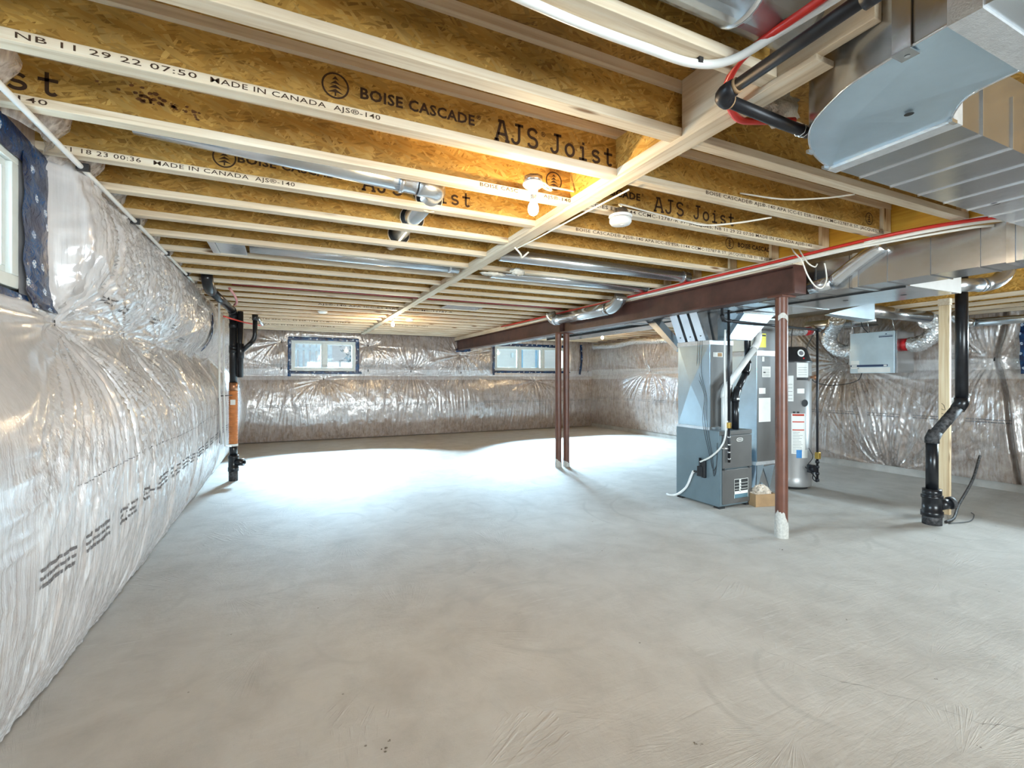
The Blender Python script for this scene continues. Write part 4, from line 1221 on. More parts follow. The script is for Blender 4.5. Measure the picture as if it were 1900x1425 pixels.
MB().box(-.50, -.30, 4.29, 4.64, 2.43, 2.56).build('register_boot', M['galv'], d2, .003)
MB().box(-.55, -.50, 4.28, 4.65, 2.425, 2.57).build('boot_flange', M['galv_bright'], d2)
d3, z3 = bay_duct(1.66, 3.85, 3.78, .055, 'pale round duct right of the strapping, nearer of the two there', z=2.455)
d4, z4 = bay_duct(1.86, 3.95, 4.45, .055, 'pale round duct right of the strapping, farther of the two there', z=2.455)
pn = MB().box(2.05, 2.62, JY(11) + .04, JY(12) - .04, CEIL + .004, CEIL + .012).build('panning_sheet', M['galv']); tag(pn, 'square of bare sheet metal closing a joist bay before the far bulb', 'sheet metal')

# ---- round duct hugging the beam by the paired columns
rd = root('beam_duct', (3.71, 5.6, 2.28), 'round galvanised duct slung along the beam above the paired columns', 'duct')
MB().tube([(3.705, 6.25, 2.275), (3.705, 4.98, 2.275)], .078, 22).build('pipe', M['galv_bright'], rd)
MB().tube(arc((3.705, 6.25, 2.275), (3.705, 6.40, 2.275), (3.67, 6.40, 2.40), 6), .081, 22).build('elbow', M['galv'], rd)
MB().tube(arc((3.705, 4.98, 2.275), (3.705, 4.80, 2.275), (3.705, 4.72, 2.40), 6), .082, 22).build('elbow', M['galv_dull'], rd)
for y in (6.22, 5.02):
    MB().tube([(3.705, y, 2.275), (3.705, y - .03, 2.275)], .082, 22).build('joint_band', M['galv'], rd)
rb = root('trunk_branch_duct', (4.06, 2.4, 2.36), 'round galvanised branch duct leaving the trunk beside the beam end', 'duct')
MB().tube(arc((4.09, 2.45, 2.18), (4.10, 2.28, 2.30), (4.09, 2.08, 2.40), 8), .055, 20).build('elbow', M['galv_bright'], rb)
MB().tube([(4.07, 2.62, 2.16), (4.09, 2.45, 2.18)], .056, 20).build('pipe', M['galv_bright'], rb)

# ---- pipes near the camera, upper right
bp = root('black_gas_pipe', (1.3, 1.17, 2.35), 'black iron pipe bent in an elbow beside the large duct', 'pipe')
P0 = (1.335, 1.165, 2.345)
MB().tube([(1.345, 1.15, 2.348), (1.385, .40, 2.40)], .0205, 16).build('pipe', M['iron'], bp)
MB().tube([(1.355, 1.175, 2.343), (1.70, 1.186, 2.337), (1.83, 1.188, 2.335)], .0205, 16).build('pipe', M['iron'], bp)
MB().tube(arc((1.347, 1.12, 2.35), (1.325, 1.178, 2.345), (1.385, 1.178, 2.343), 6), .0275, 16).build('elbow', M['iron'], bp)
for a, e in (((1.347, 1.118, 2.350), (1.348, 1.106, 2.351)), ((1.385, 1.178, 2.343), (1.394, 1.178, 2.343))):
    MB().tube([a, e], .0245, 16).build('sealed_joint', M['cardboard'], bp)
for i in range(2):
    x = 1.775 + .02 * i
    MB().tube([(x + .012 * math.sin(t), 1.187 + .0225 * math.cos(t * 2), 2.336 + .0225 * math.sin(t * 2)) for t in [k * math.pi / 8 for k in range(9)]], .0018, 6).build('tie_wire', M['galv_bright'], bp)
MB().tube([(1.368, .74, 2.377), (1.370, .70, 2.379)], .030, 16).build('coupling', M['iron'], bp)
wpx = MB().tube(smooth_path([(.0, 1.135, 2.408), (.45, 1.15, 2.408), (.75, 1.165, 2.408), (1.0, 1.165, 2.409), (1.20, 1.155, 2.409), (1.30, 1.09, 2.41), (1.35, .95, 2.43), (1.385, .75, 2.44), (1.40, .4, 2.45)], 8), .0135, 12)
o = root('white_tubing', (1.2, 1.15, 2.41), 'white plastic tubing curving off the short joist in the upper right', 'tubing')
wpx.build('tube', M['pex_white'], o)
MB().box(1.205, 1.222, 1.135, 1.175, 2.405, 2.423).build('pipe_clip', M['wire_black'], o)
o = root('red_tubing', (1.4, .9, 2.42), 'red plastic tubing looping behind the black iron pipe', 'tubing')
MB().tube(smooth_path([(1.40, .30, 2.50), (1.385, .60, 2.47), (1.35, .85, 2.44), (1.335, 1.0, 2.43), (1.36, 1.12, 2.43), (1.42, 1.22, 2.41), (1.50, 1.27, 2.40), (1.60, 1.31, 2.395), (1.70, 1.31, 2.41), (1.90, 1.29, 2.45)], 8), .0125, 12).build('tube', M['pex_red'], o)
MB().box(1.445, 1.475, 1.225, 1.265, 2.385, 2.402).build('pipe_clip', M['wire_black'], o)
o = MB().tube(smooth_path([(1.22, .55, 2.50), (1.24, .72, 2.47), (1.255, .86, 2.435)], 8), .009, 10).build('short_red_tube', M['pex_red']); tag(o, 'short darker red tube hanging in front of the silver round duct', 'tubing')

# white conduit along the top of the left wall
o = root('left_wall_conduit', (-.95, 4, 2.41), 'white conduit clipped along the top of the left insulated wall', 'conduit')
pth = [(-.905, 1.9, 2.402), (-.903, 2.4, 2.405), (-.90, 2.95, 2.405), (-.893, 3.8, 2.405), (-.89, 4.7, 2.405), (-.89, 6.0, 2.405)]
MB().tube(smooth_path(pth, 6), .0125, 12).build('tube', M['pex_white'], o)
for y in (2.98, 3.86, 4.74, 5.6):
    MB().box(-.918, -.868, y - .011, y + .011, 2.389, 2.4225).build('pipe_clip', M['wire_black'], o)

# red cables and white cables along the beam top
def cable(name, pts, r, mat, lab, cat='cable', sub=8):
    o = MB().tube(smooth_path(pts, sub), r, 8).build(name, M[mat]); tag(o, lab, cat); return o
cable('red_tubing', [(4.3, 1.33, 2.405), (4.05, 1.42, 2.40), (3.83, 1.9, 2.392), (3.82, 3.0, 2.392), (3.82, 4.6, 2.392), (3.81, 6.3, 2.395), (3.78, 8.5, 2.395)], .012, 'pex_red', 'red plastic tubing laid along the top edge of the steel beam', 'tubing')
cable('white_cable', [(4.3, 1.37, 2.40), (4.02, 1.48, 2.385), (3.825, 2.0, 2.366), (3.828, 3.2, 2.366), (3.828, 4.7, 2.366), (3.828, 6.2, 2.366), (3.826, 8.4, 2.366)], .013, 'wire_white', 'thick white cable run just under the red tubing on the beam')
cable('white_cable', [(4.12, 1.46, 2.37), (4.0, 1.58, 2.362), (3.83, 2.1, 2.352), (3.83, 2.75, 2.355)], .009, 'wire_white', 'thin white cable along the beam top near the duct, under the thick one')
cable('white_cable', [(4.02, 1.45, 2.415), (3.92, 1.75, 2.405), (3.80, 2.05, 2.372)], .006, 'wire_white', 'short white cable arching up in front of the yellow timber')
cable('looped_cable', [(3.80, 2.60, 2.47), (3.72, 2.52, 2.40), (3.70, 2.45, 2.32), (3.73, 2.42, 2.20), (3.82, 2.42, 2.125), (3.94, 2.44, 2.12), (4.00, 2.44, 2.19), (4.01, 2.45, 2.27), (3.99, 2.45, 2.33)], .0055, 'wire_white', 'loop of loose white cable hanging over the beam end')
cable('looped_cable', [(3.86, 2.58, 2.47), (3.79, 2.50, 2.38), (3.80, 2.46, 2.31), (3.88, 2.46, 2.29), (3.93, 2.47, 2.32)], .0055, 'wire_white', 'small inner loop of white cable hanging at the beam end')
o = cable('red_pipe', [(-.55, 6.11, 2.436), (1.2, 6.11, 2.436), (2.6, 6.12, 2.436), (3.70, 6.13, 2.436)], .020, 'red_dark', 'dark red pipe crossing the ceiling among the far joists', 'pipe', 3)
cable('white_cable', [(1.66, 2.05, 2.395), (1.64, 2.5, 2.392), (1.63, 3.05, 2.392), (1.62, 3.36, 2.395)], .005, 'wire_white', 'white cable clipped along the right edge of the strapping')
cable('hanging_cable', [(1.60, 3.34, 2.40), (1.66, 3.36, 2.36), (1.70, 3.42, 2.35), (1.76, 3.42, 2.40)], .007, 'wire_white', 'stub of pale cable hanging below a joist by the strapping')
#@@PART4
# ------------------------------------------------------------------ bulbs and smoke alarm
def bulb(x, y, ztop, lab, power, box=True):
    r_ = root('bare_bulb', (x, y, ztop), lab, 'light bulb')
    if box:
        MB().lathe([(0.0, .045), (.052, .045), (.052, .012), (.0, .012)], (x, y, ztop), 8).build('junction_box', M['galv_dull'], r_)
    MB().lathe([(.0, .013), (.056, .012), (.058, .004), (.050, -.006), (.030, -.014), (.024, -.038), (.021, -.052), (0, -.052)], (x, y, ztop), 24).build('lamp_holder', M['white_plastic'], r_)
    MB().lathe([(.0165, -.052), (.0175, -.060), (.0150, -.066), (.0160, -.072), (.014, -.078)], (x, y, ztop), 16).build('screw_cap', M['galv_bright'], r_)
    MB().lathe([(.014, -.078), (.018, -.090), (.0265, -.108), (.030, -.124), (.0285, -.140), (.021, -.154), (.010, -.161), (.0, -.162)], (x, y, ztop), 20).build('glass_bulb', M['bulb'], r_)
    bulb_light((x, y, ztop - .20), power)
    return r_
bulb(1.205, 2.285, 2.425, 'bare lit bulb in white holder, nearest the camera, left of the strapping', 32)
bulb(1.62, 8.15, 2.425, 'bare lit bulb far off just right of the strapping, above the far wall', 50)
bulb(6.35, 8.75, 2.425, 'bare lit bulb beyond the beam on the right, near the far corner', 40)
cable('white_cable', [(1.25, 2.29, 2.455), (1.30, 2.33, 2.47), (1.36, 2.36, 2.455), (1.36, 2.40, 2.47), (1.33, 2.40, 2.485), (1.45, 2.40, 2.49), (1.54, 2.40, 2.49)], .006, 'wire_white', 'white cable curled beside the nearest bulb')
sm = root('smoke_alarm', (1.855, 2.37, 2.40), 'round white smoke alarm hanging beside the strapping', 'alarm')
sx, sy, sz = 1.855, 2.37, 2.372
MB().lathe([(0, .012), (.070, .012), (.072, .004), (.066, -.001), (0, -.001)], (sx, sy, sz), 30).build('base_ring', M['white_plastic'], sm)
MB().lathe([(.055, 0), (.055, -.009)], (sx, sy, sz), 30).build('vent_gap', M['dark'], sm)
MB().lathe([(.050, -.008), (.067, -.008), (.067, -.030), (.058, -.043), (.030, -.048), (0, -.048)], (sx, sy, sz), 30).build('cover', M['white_plastic'], sm)
MB().lathe([(0, -.050), (.010, -.050), (.011, -.047)], (sx + .005, sy - .01, sz), 12).build('test_button', M['pvc'], sm)
MB().lathe([(.040, .012), (.042, .05), (0, .05)], (sx, sy, sz), 8).build('junction_box', M['galv_dull'], sm)
cable('white_cable', [(1.86, 2.37, 2.44), (1.90, 2.42, 2.475), (2.15, 2.44, 2.47), (2.45, 2.42, 2.445), (2.60, 2.38, 2.43), (2.75, 2.25, 2.43), (2.87, 2.10, 2.437)], .006, 'wire_white', 'pale cable sagging from the smoke alarm across the printed joist')
cable('white_cable', [(2.45, 2.0, 2.49), (2.7, 1.90, 2.46), (2.85, 1.75, 2.44), (2.95, 1.64, 2.44)], .005, 'wire_white', 'stub of white cable crossing the bay right of the bent duct')
# far small fittings on the ceiling
for x, y, lab in ((.50, 7.9, 'white ceiling fitting far off to the left of the strapping'), (1.95, 8.35, 'white ceiling fitting far off just right of the strapping')):
    o = MB().lathe([(0, 0), (.07, 0), (.075, -.012), (.05, -.03), (0, -.032)], (x, y, CEIL - .001), 18).build('ceiling_fitting', M['white_plastic']); tag(o, lab, 'fitting')

# ------------------------------------------------------------------ left drain stack
lx, ly = -.655, 7.47
ls = root('drain_stack', (lx, ly, 0), 'black drain stack with orange ribbed sleeve against the left wall', 'drain pipe')
MB().tube([(lx, ly, 0), (lx, ly, .17)], .056, 20).build('pipe_foot', M['abs_dusty'], ls)
MB().lathe([(.058, .13), (.066, .13), (.066, .185), (.060, .19), (.060, .30), (.066, .305), (.066, .345), (.058, .345)], (lx, ly, 0), 22).build('cleanout_fitting', M['abs'], ls)
MB().tube([(lx + .03, ly - .02, .25), (lx + .13, ly - .05, .25)], .048, 18).build('cleanout_branch', M['abs'], ls)
MB().box(lx + .13, lx + .155, ly - .075, ly - .03, .23, .27).build('cleanout_plug', M['abs'], ls, .003)
MB().tube([(lx, ly, .34), (lx, ly, .50)], .048, 20).build('pipe', M['abs'], ls)
prof = []
z = .50
while z < 1.22:
    prof += [(.050, z), (.057, z + .008), (.057, z + .014), (.050, z + .022)]; z += .024
MB().lathe(prof, (lx, ly, 0), 20).build('ribbed_sleeve', M['orange'], ls)
MB().lathe([(.058, .47), (.058, .50)], (lx, ly, 0), 20).build('sleeve_clamp', M['pvc'], ls)
MB().lathe([(.051, 1.22), (.053, 1.22), (.053, 1.33), (.05, 1.33)], (lx, ly, 0), 20).build('sleeve_collar', M['copper'], ls)
MB().box(lx - .03, lx + .03, ly - .0585, ly - .0575, 1.03, 1.10).build('sticker', M['paper'], ls)
MB().tube([(lx, ly, 1.32), (lx, ly, 2.22)], .048, 20).build('pipe', M['abs'], ls)
for z in (1.76, 1.80, 2.10, 2.2):
    MB().lathe([(.048, z - .03), (.054, z - .03), (.054, z + .03), (.048, z + .03)], (lx, ly, 0), 20).build('coupling', M['abs'], ls)
MB().tube(arc((lx, ly, 2.20), (lx, ly, 2.285), (lx - .01, ly - .12, 2.30), 6), .053, 18).build('elbow', M['abs'], ls)
MB().tube([(lx - .01, ly - .12, 2.30), (lx - .085, 5.95, 2.33)], .046, 20).build('pipe', M['abs'], ls)
MB().tube(arc((lx - .08, 6.02, 2.325), (lx - .085, 5.80, 2.335), (lx - .09, 5.80, 2.46), 6), .055, 18).build('elbow', M['abs'], ls)
MB().tube([(lx - .09, 5.80, 2.44), (lx - .09, 5.80, 2.6)], .05, 18).build('pipe', M['abs'], ls)
vx = lx + .085
vs_ = root('vent_pipe', (vx, ly, 1.75), 'thinner black vent pipe with a side branch, against the left drain stack', 'vent pipe')
MB().tube([(vx, ly - .02, 1.40), (vx, ly - .02, 2.30)], .036, 18).build('pipe', M['abs'], vs_)
MB().lathe([(.036, 1.66), (.044, 1.66), (.044, 1.86), (.036, 1.86)], (vx, ly - .02, 0), 18).build('branch_fitting', M['abs'], vs_)
MB().tube([(vx + .02, ly - .02, 1.76), (vx + .155, ly - .05, 1.90)], .030, 16).build('branch_arm', M['abs'], vs_)
MB().tube(arc((vx + .13, ly - .045, 1.875), (vx + .175, ly - .055, 1.92), (vx + .178, ly - .055, 2.0), 5) + [Vector((vx + .178, ly - .055, 2.20))], .030, 16).build('branch_riser', M['abs'], vs_)
MB().lathe([(.030, 2.18), (.038, 2.18), (.038, 2.26), (.0, 2.26)], (vx + .178, ly - .055, 0), 16).build('end_cap', M['abs'], vs_)
o = MB().tube([(vx + .215, ly - .05, 2.22), (vx + .27, ly + .02, 2.13)], .022, 12).build('pipe_strap_roll', M['galv']); tag(o, 'small grey metal bracket hanging right of the capped vent branch', 'bracket')
o = root('white_riser', (-.78, 6.45, 1.3), 'thin white riser pipe strapped in front of the blue tape on the left wall', 'pipe')
MB().tube([(-.72, 6.55, 2.36), (-.715, 6.55, 1.2), (-.70, 6.62, .60)], .012, 12).build('pipe', M['pvc'], o)
MB().tube([(-.69, 6.70, 2.10), (-.685, 6.70, 1.2), (-.68, 6.78, .56), (-.66, 7.2, .50)], .010, 12).build('pipe', M['pvc'], o)
MB().tube([(-.70, 6.55, 1.18), (-.665, 7.41, 1.16)], .006, 8).build('tie_wire', M['wire_black'], o)
cable('pink_tubing', [(-.60, 6.4, 2.43), (-.56, 6.6, 2.37), (-.56, 6.8, 2.33), (-.60, 7.0, 2.32)], .014, 'pex_pink', 'short pink tubing end poking down beside the left stack', 'tubing')
cable('red_tubing', [(-.72, 7.0, 2.17), (-.6, 7.25, 2.155), (-.5, 7.6, 2.16), (-.35, 8.2, 2.19)], .010, 'pex_red', 'thin red tubing crossing behind the left drain stack', 'tubing')

# ------------------------------------------------------------------ right drain stack
rx, ry = 5.575, 2.405
rs = root('drain_stack', (rx, ry, 0), 'black drain stack with an angled offset in front of the lumber stud', 'drain pipe')
MB().tube([(rx - .02, ry, 0), (rx - .02, ry, .10)], .076, 22).build('pipe_foot', M['abs_dusty'], rs)
MB().lathe([(.070, .08), (.086, .08), (.086, .125), (.076, .13), (.076, .245), (.084, .25), (.084, .275), (.066, .28), (.074, .285), (.074, .335), (.05, .335)], (rx - .02, ry, 0), 24).build('cleanout_fitting', M['abs'], rs)
MB().tube([(rx + .02, ry - .03, .18), (rx + .115, ry - .075, .20)], .050, 18).build('cleanout_branch', M['abs'], rs)
MB().tube([(rx + .115, ry - .075, .20), (rx + .145, ry - .09, .206)], .058, 18).build('cleanout_cap', M['abs_dusty'], rs)
q0 = Vector((rx + .145, ry - .09, .206)); qd = Vector((.03, -.015, .006)).normalized()
MB().tube([q0, q0 + qd * .02], .026, 4).build('cleanout_plug', M['abs'], rs)
MB().tube([(rx - .02, ry, .33), (rx - .02, ry, .80)], .048, 20).build('pipe', M['abs'], rs)
u_ = Vector((.255, -.12, 0))
top = Vector((rx - .02, ry, .80)) + u_ + Vector((0, 0, .37))
lowp = Vector((rx - .02, ry, .80))
MB().tube([lowp + Vector((0, 0, -.03)), lowp + Vector((0, 0, .01)), lowp + u_ * .12 + Vector((0, 0, .075))], .056, 20).build('elbow', M['abs_dusty'], rs)
MB().tube([lowp + u_ * .08 + Vector((0, 0, .05)), top - u_ * .10 - Vector((0, 0, .055))], .047, 20).build('offset_pipe', M['abs_dusty'], rs)
MB().tube([top - u_ * .14 - Vector((0, 0, .075)), top - Vector((0, 0, .02)), top + Vector((0, 0, .03))], .056, 20).build('elbow', M['abs'], rs)
MB().tube([top, (top.x, top.y, 2.40)], .048, 20).build('pipe', M['abs'], rs)
o = MB().tube(smooth_path([(5.70, 2.36, .012), (5.85, 2.36, .03), (6.10, 2.42, .12), (6.45, 2.45, .32), (6.75, 2.5, .55)], 8), .013, 10).build('black_hose', M['abs_dusty']); tag(o, 'stiff black hose curving up from the floor beside the right stack', 'hose')
o = MB().tube(smooth_path([(5.68, 2.33, .008), (5.95, 2.28, .008), (6.25, 2.36, .008), (6.35, 2.42, .008)], 8), .004, 6).build('floor_wire', M['wire_black']); tag(o, 'thin dark wire lying on the floor by the right stack', 'wire')

# ------------------------------------------------------------------ furnace
fx0, fx1, fy0, fy1, fh = 4.14, 4.625, 3.62, 4.25, .825
fu = root('furnace', (fx0, fy0, 0), 'grey furnace cabinet with two dark front doors standing on the floor', 'furnace')
MB().box(fx0, fx1, fy0 + .02, fy1, .02, fh).build('cabinet', M['cabinet'], fu, .004)
MB().box(fx0 + .004, fx1 - .002, fy0, fy0 + .019, fh - .045, fh).build('top_rail', M['door_grey'], fu, .003)
ud = MB().box(fx0 + .035, fx1 - .008, fy0 - .004, fy0 + .018, .425, fh - .05).build('upper_door', M['door_grey'], fu, .004)
ldr = MB().box(fx0 + .030, fx1 - .008, fy0 - .004, fy0 + .018, .045, .412).build('lower_door', M['door_grey'], fu, .004)
MB().box(fx0 + .002, fx0 + .028, fy0 + .004, fy0 + .018, .03, fh - .05).build('door_jamb', M['cabinet'], fu)
for x in (fx0 + .05, fx1 - .05):
    MB().box(x - .012, x + .012, fy0 - .007, fy0 + .002, .408, .430).build('door_latch', M['dark'], fu, .002)
for (x, y) in ((fx0 + .04, fy0 + .05), (fx1 - .04, fy0 + .05), (fx0 + .04, fy1 - .05), (fx1 - .04, fy1 - .05)):
    MB().box(x - .04, x + .04, y - .04, y + .04, 0, .02).build('foot', M['dark'], fu)
# badge
n = 24; bx, bz = fx0 + .285, .725
ov = [(bx + .048 * (abs(math.cos(a)) ** .55) * (1 if math.cos(a) > 0 else -1), bz + .020 * (abs(math.sin(a)) ** .8) * (1 if math.sin(a) > 0 else -1)) for a in [2 * math.pi * k / n for k in range(n)]]
MB().add([(x, fy0 - .0065, z) for x, z in ov], [tuple(range(n))]).build('badge', M['paper'], ud)
MB().add([(bx + (x - bx) * .86, fy0 - .0072, bz + (z - bz) * .74) for x, z in ov], [tuple(range(n))]).build('badge_field', M['door_grey'], ud)
letters('LENNOX', (bx - .034, fy0 - .0075, bz - .006), (bx + .034, fy0 - .0075, bz - .006), .013, (0, 0, 1), M['paper'], ud, bold=.03)
# rating plate on the lower door
px0, px1 = fx0 + .20, fx0 + .415
MB().box(px0, px1, fy0 - .0055, fy0 - .0042, .095, .30).build('label', M['dark'], ldr)
yq = fy0 - .0063
def q(b, x0, x1, z0, z1, y): b.add([(x0, y, z0), (x1, y, z0), (x1, y, z1), (x0, y, z1)], [(0, 1, 2, 3)])
b = MB()
for (a, c_, e, g) in ((px0, px1, .297, .302), (px0, px0 + .004, .095, .30), (px1 - .004, px1, .095, .30), (px0 + .078, px0 + .105, .165, .30), (px0, px1, .14, .172)):
    q(b, a, c_, e, g, yq)
for i in range(3): q(b, px0 + .01, px1 - .01, .19 + i * .033, .194 + i * .033, yq)
b.build('label_print', M['paper'], ldr)
b = MB(); q(b, px0 + .004, px1 - .004, .098, .138, yq); b.build('label_print', M['label_teal'], ldr)
letters('1 2 3 4', (px0 + .091, yq - .0006, .285), (px0 + .091, yq - .0006, .178), .016, (1, 0, 0), M['ink_black'], ldr)
# condensate pump and white drain hose on the left side
cp = root('condensate_trap', (fx0 - .03, 3.86, .38), 'black plastic trap fixed on the left side of the furnace', 'pump')
MB().box(fx0 - .035, fx0 - .002, 3.80, 3.85, .30, .50).build('trap_body', M['abs'], cp, .006)
MB().box(fx0 - .045, fx0 - .002, 3.83, 3.90, .31, .42).build('trap_body', M['abs'], cp, .006)
MB().tube([(fx0 - .02, 3.875, .32), (fx0 - .02, 3.875, .51)], .013, 12).build('trap_tube', M['abs'], cp)
MB().tube([(fx0 - .03, 3.86, .352), (fx0 - .03, 3.95, .350)], .012, 12).build('spout', M['abs'], cp)
MB().tube([(fx0 - .03, 3.84, .318), (fx0 - .03, 3.91, .316)], .008, 12).build('spout', M['abs'], cp)
MB().tube([(fx0 - .03, 3.95, .348), (fx0 - .03, 3.97, .340)], .016, 12).build('elbow', M['pvc'], cp)
o = MB().tube(smooth_path([(fx0 - .03, 3.965, .345), (fx0 - .035, 3.99, .29), (fx0 - .04, 4.06, .15), (fx0 - .06, 4.17, .05), (fx0 - .08, 4.27, .018), (fx0 - .07, 4.33, .018)], 8), .0125, 12).build('drain_hose', M['pex_white']); tag(o, 'white drain hose curving down the furnace side to the floor', 'hose')
o = MB().tube(smooth_path([(fx0 + .055, 3.605, 1.9), (fx0 + .04, 3.60, 1.55), (fx0 + .055, 3.60, .98), (fx0 + .05, 3.60, .78), (fx0 - .005, 3.61, .66), (fx0 - .02, 3.72, .55), (fx0 - .03, 3.82, .49), (fx0 - .035, 3.86, .47)], 8), .010, 10).build('grey_hose', M['pvc']); tag(o, 'pale flexible hose running down the furnace front corner to the black trap', 'hose')
for i, (dy, zb) in enumerate(((0, .36), (.03, .34), (.06, .40))):
    cable('black_wire', [(fx0 - .004, 3.86 + dy, 1.80), (fx0 - .004, 3.87 + dy, 1.45), (fx0 - .006, 3.80 + dy * .5, 1.2), (fx0 - .006, 3.79 + dy, .9), (fx0 - .006, 3.72 + dy * .6, .55), (fx0 - .006, 3.69 + dy * .3, zb), (fx0 - .006, 3.665, .48), (fx0 - .006, 3.655, .70)], .0022, 'wire_black', ['black wire nearest the plenum edge, dangling down the furnace side', 'middle black wire dangling down the furnace side', 'black wire farthest from the plenum edge, dangling down the furnace side'][i], 'wire')

# gas line
gp = root('gas_line', (fx0, 3.58, 1.995), 'black iron gas pipe dropping from the beam and running over to the water heater', 'pipe')
A = Vector((4.11, 3.565, 1.990)); B = Vector((5.75, 3.62, 1.968))
MB().tube([A, B], .014, 14).build('pipe', M['iron'], gp)
MB().tube([A + Vector((-.01, 0, .04)), A + Vector((-.01, 0, .40))], .014, 14).build('pipe', M['iron'], gp)
MB().tube(arc(A + Vector((-.01, 0, .06)), A + Vector((-.01, 0, 0)), A + Vector((.06, .006, 0)), 5), .021, 14).build('elbow', M['iron'], gp)
MB().tube([A + Vector((.08, .008, 0)), A + Vector((.13, .012, 0))], .021, 14).build('tee', M['iron'], gp)
MB().tube([A + Vector((.095, .006, .115)), A + Vector((.098, .006, -1.05))], .014, 14).build('dropper', M['iron'], gp)
MB().box(4.20, 4.235, 3.56, 3.595, .86, .92).build('gas_valve', M['brass'], gp, .004)
for z in (.76, .68, .60, .53):
    MB().tube([(4.215, 3.575, z), (4.215, 3.575, z + .015)], .020, 12).build('union', M['galv_bright'], gp)
MB().tube([(4.215, 3.575, .90), (4.215, 3.575, .50)], .014, 12).build('dropper', M['iron'], gp)
MB().tube([(4.215, 3.575, .645), (4.15, 3.66, .645)], .013, 12).build('branch', M['galv_bright'], gp)
MB().tube([B + Vector((0, 0, 0)), B + Vector((.07, .01, 0))], .024, 14).build('tee', M['iron'], gp)
MB().tube([B + Vector((.01, 0, 0)), B + Vector((.01, 0, -1.82))], .013, 14).build('dropper', M['iron'], gp)
MB().box(B.x - .012, B.x + .035, B.y - .03, B.y + .02, .42, .50).build('gas_valve', M['brass'], gp, .006)
for z in (.37, .31, .23, .15):
    MB().tube([(B.x + .01, B.y, z), (B.x + .01, B.y, z + .03)], .022, 12).build('union', M['iron'], gp)

# vent pipes
pv = root('pvc_exhaust', (4.30, 3.70, 1.0), 'white plastic flue rising from the furnace and slanting up to the right', 'flue pipe')
MB().tube([(4.30, 3.705, fh), (4.30, 3.705, 1.20)], .035, 18).build('pipe', M['pvc'], pv)
MB().tube(arc((4.30, 3.705, 1.17), (4.30, 3.705, 1.26), (4.36, 3.71, 1.31), 5), .041, 18).build('elbow', M['pvc'], pv)
MB().tube([(4.34, 3.71, 1.29), (4.86, 3.74, 1.77)], .033, 18).build('pipe', M['pvc'], pv)
MB().tube(arc((4.80, 3.737, 1.72), (4.88, 3.74, 1.79), (4.88, 3.74, 1.90), 5), .041, 18).build('elbow', M['pvc'], pv)
MB().tube([(4.88, 3.74, 1.88), (4.88, 3.74, 2.11)], .034, 18).build('pipe', M['pvc'], pv)
av = root('abs_intake', (4.47, 3.72, 1.0), 'black plastic intake pipe with two bends behind the white flue', 'flue pipe')
MB().tube([(4.485, 3.72, fh), (4.485, 3.72, 1.16)], .036, 18).build('pipe', M['abs'], av)
MB().tube(arc((4.485, 3.72, 1.13), (4.485, 3.72, 1.21), (4.55, 3.74, 1.27), 5), .042, 18).build('elbow', M['abs'], av)
MB().tube([(4.52, 3.73, 1.24), (4.76, 3.80, 1.47)], .034, 18).build('pipe', M['abs'], av)
MB().tube(arc((4.73, 3.79, 1.44), (4.79, 3.81, 1.50), (4.79, 3.81, 1.58), 5), .042, 18).build('elbow', M['abs'], av)
MB().tube([(4.79, 3.81, 1.56), (4.79, 3.81, 2.11)], .035, 18).build('pipe', M['abs'], av)
MB().box(4.46, 4.50, 3.679, 3.682, 1.15, 1.17).build('sticker', M['paper'], av)

# plenum
pm = root('supply_plenum', (4.30, 4.0, fh), 'pale galvanised plenum with cross creases standing on the furnace', 'plenum')
X0, X1, Y0, Y1, Z1 = 4.155, 4.50, 3.775, 4.235, 1.80
MB().box(X0, X1, Y0, Y1, fh, Z1).build('plenum_box', M['galv_daylit'], pm)
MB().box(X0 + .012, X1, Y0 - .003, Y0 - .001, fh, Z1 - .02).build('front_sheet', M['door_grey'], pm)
za, zb = fh + .03, Z1 - .03
MB().add([(X0 - .001, Y0, za), (X0 - .001, Y1, za), (X0 - .001, Y1, zb), (X0 - .001, Y0, zb), (X0 - .038, (Y0 + Y1) / 2, (za + zb) / 2)], [(1, 0, 4), (2, 1, 4), (3, 2, 4), (0, 3, 4)]).build('cross_broken_sheet', M['galv_daylit'], pm)
MB().box(X0 - .012, X1 + .01, Y0 - .012, Y1 + .012, fh - .001, fh + .03).build('base_flange', M['galv_bright'], pm)
MB().box(X0 - .008, X1 + .008, Y0 - .008, Y1 + .008, Z1 - .045, Z1).build('foil_seal', M['foiltape'], pm)
MB().box(X0 + .045, X0 + .19, Y0 - .0055, Y0 - .004, 1.62, 1.67).build('label', M['paper'], pm)
MB().box(X0 + .115, X0 + .18, Y0 - .0066, Y0 - .0057, 1.625, 1.665).build('label_print', M['cardboard'], pm)
# flared boots from plenum to trunk
for i, y in enumerate((4.18, 4.03, 3.88)):
    b = MB()
    b.hexa([(X0, y - .055, Z1), (X0 + .10, y - .055, Z1), (X0 + .10, y + .055, Z1), (X0, y + .055, Z1)], [(X0 - .06, y + .02, 2.118), (X0 + .10, y + .02, 2.118), (X0 + .10, y + .13, 2.118), (X0 - .06, y + .13, 2.118)])
    b.build('flared_boot', M['galv_bright'], pm)
    MB().disc((X0 - .012, y + .01, Z1 + .06), .012, (-1, 0, .2)).build('screw', M['door_grey'], pm)
MB().hexa([(X0 + .12, Y0, Z1), (X1, Y0, Z1), (X1, Y1, Z1), (X0 + .12, Y1, Z1)], [(X0 + .12, Y0, 2.118), (4.44, Y0, 2.118), (4.44, Y1 + .1, 2.118), (X0 + .12, Y1 + .1, 2.118)]).build('riser', M['galv_dull'], pm)
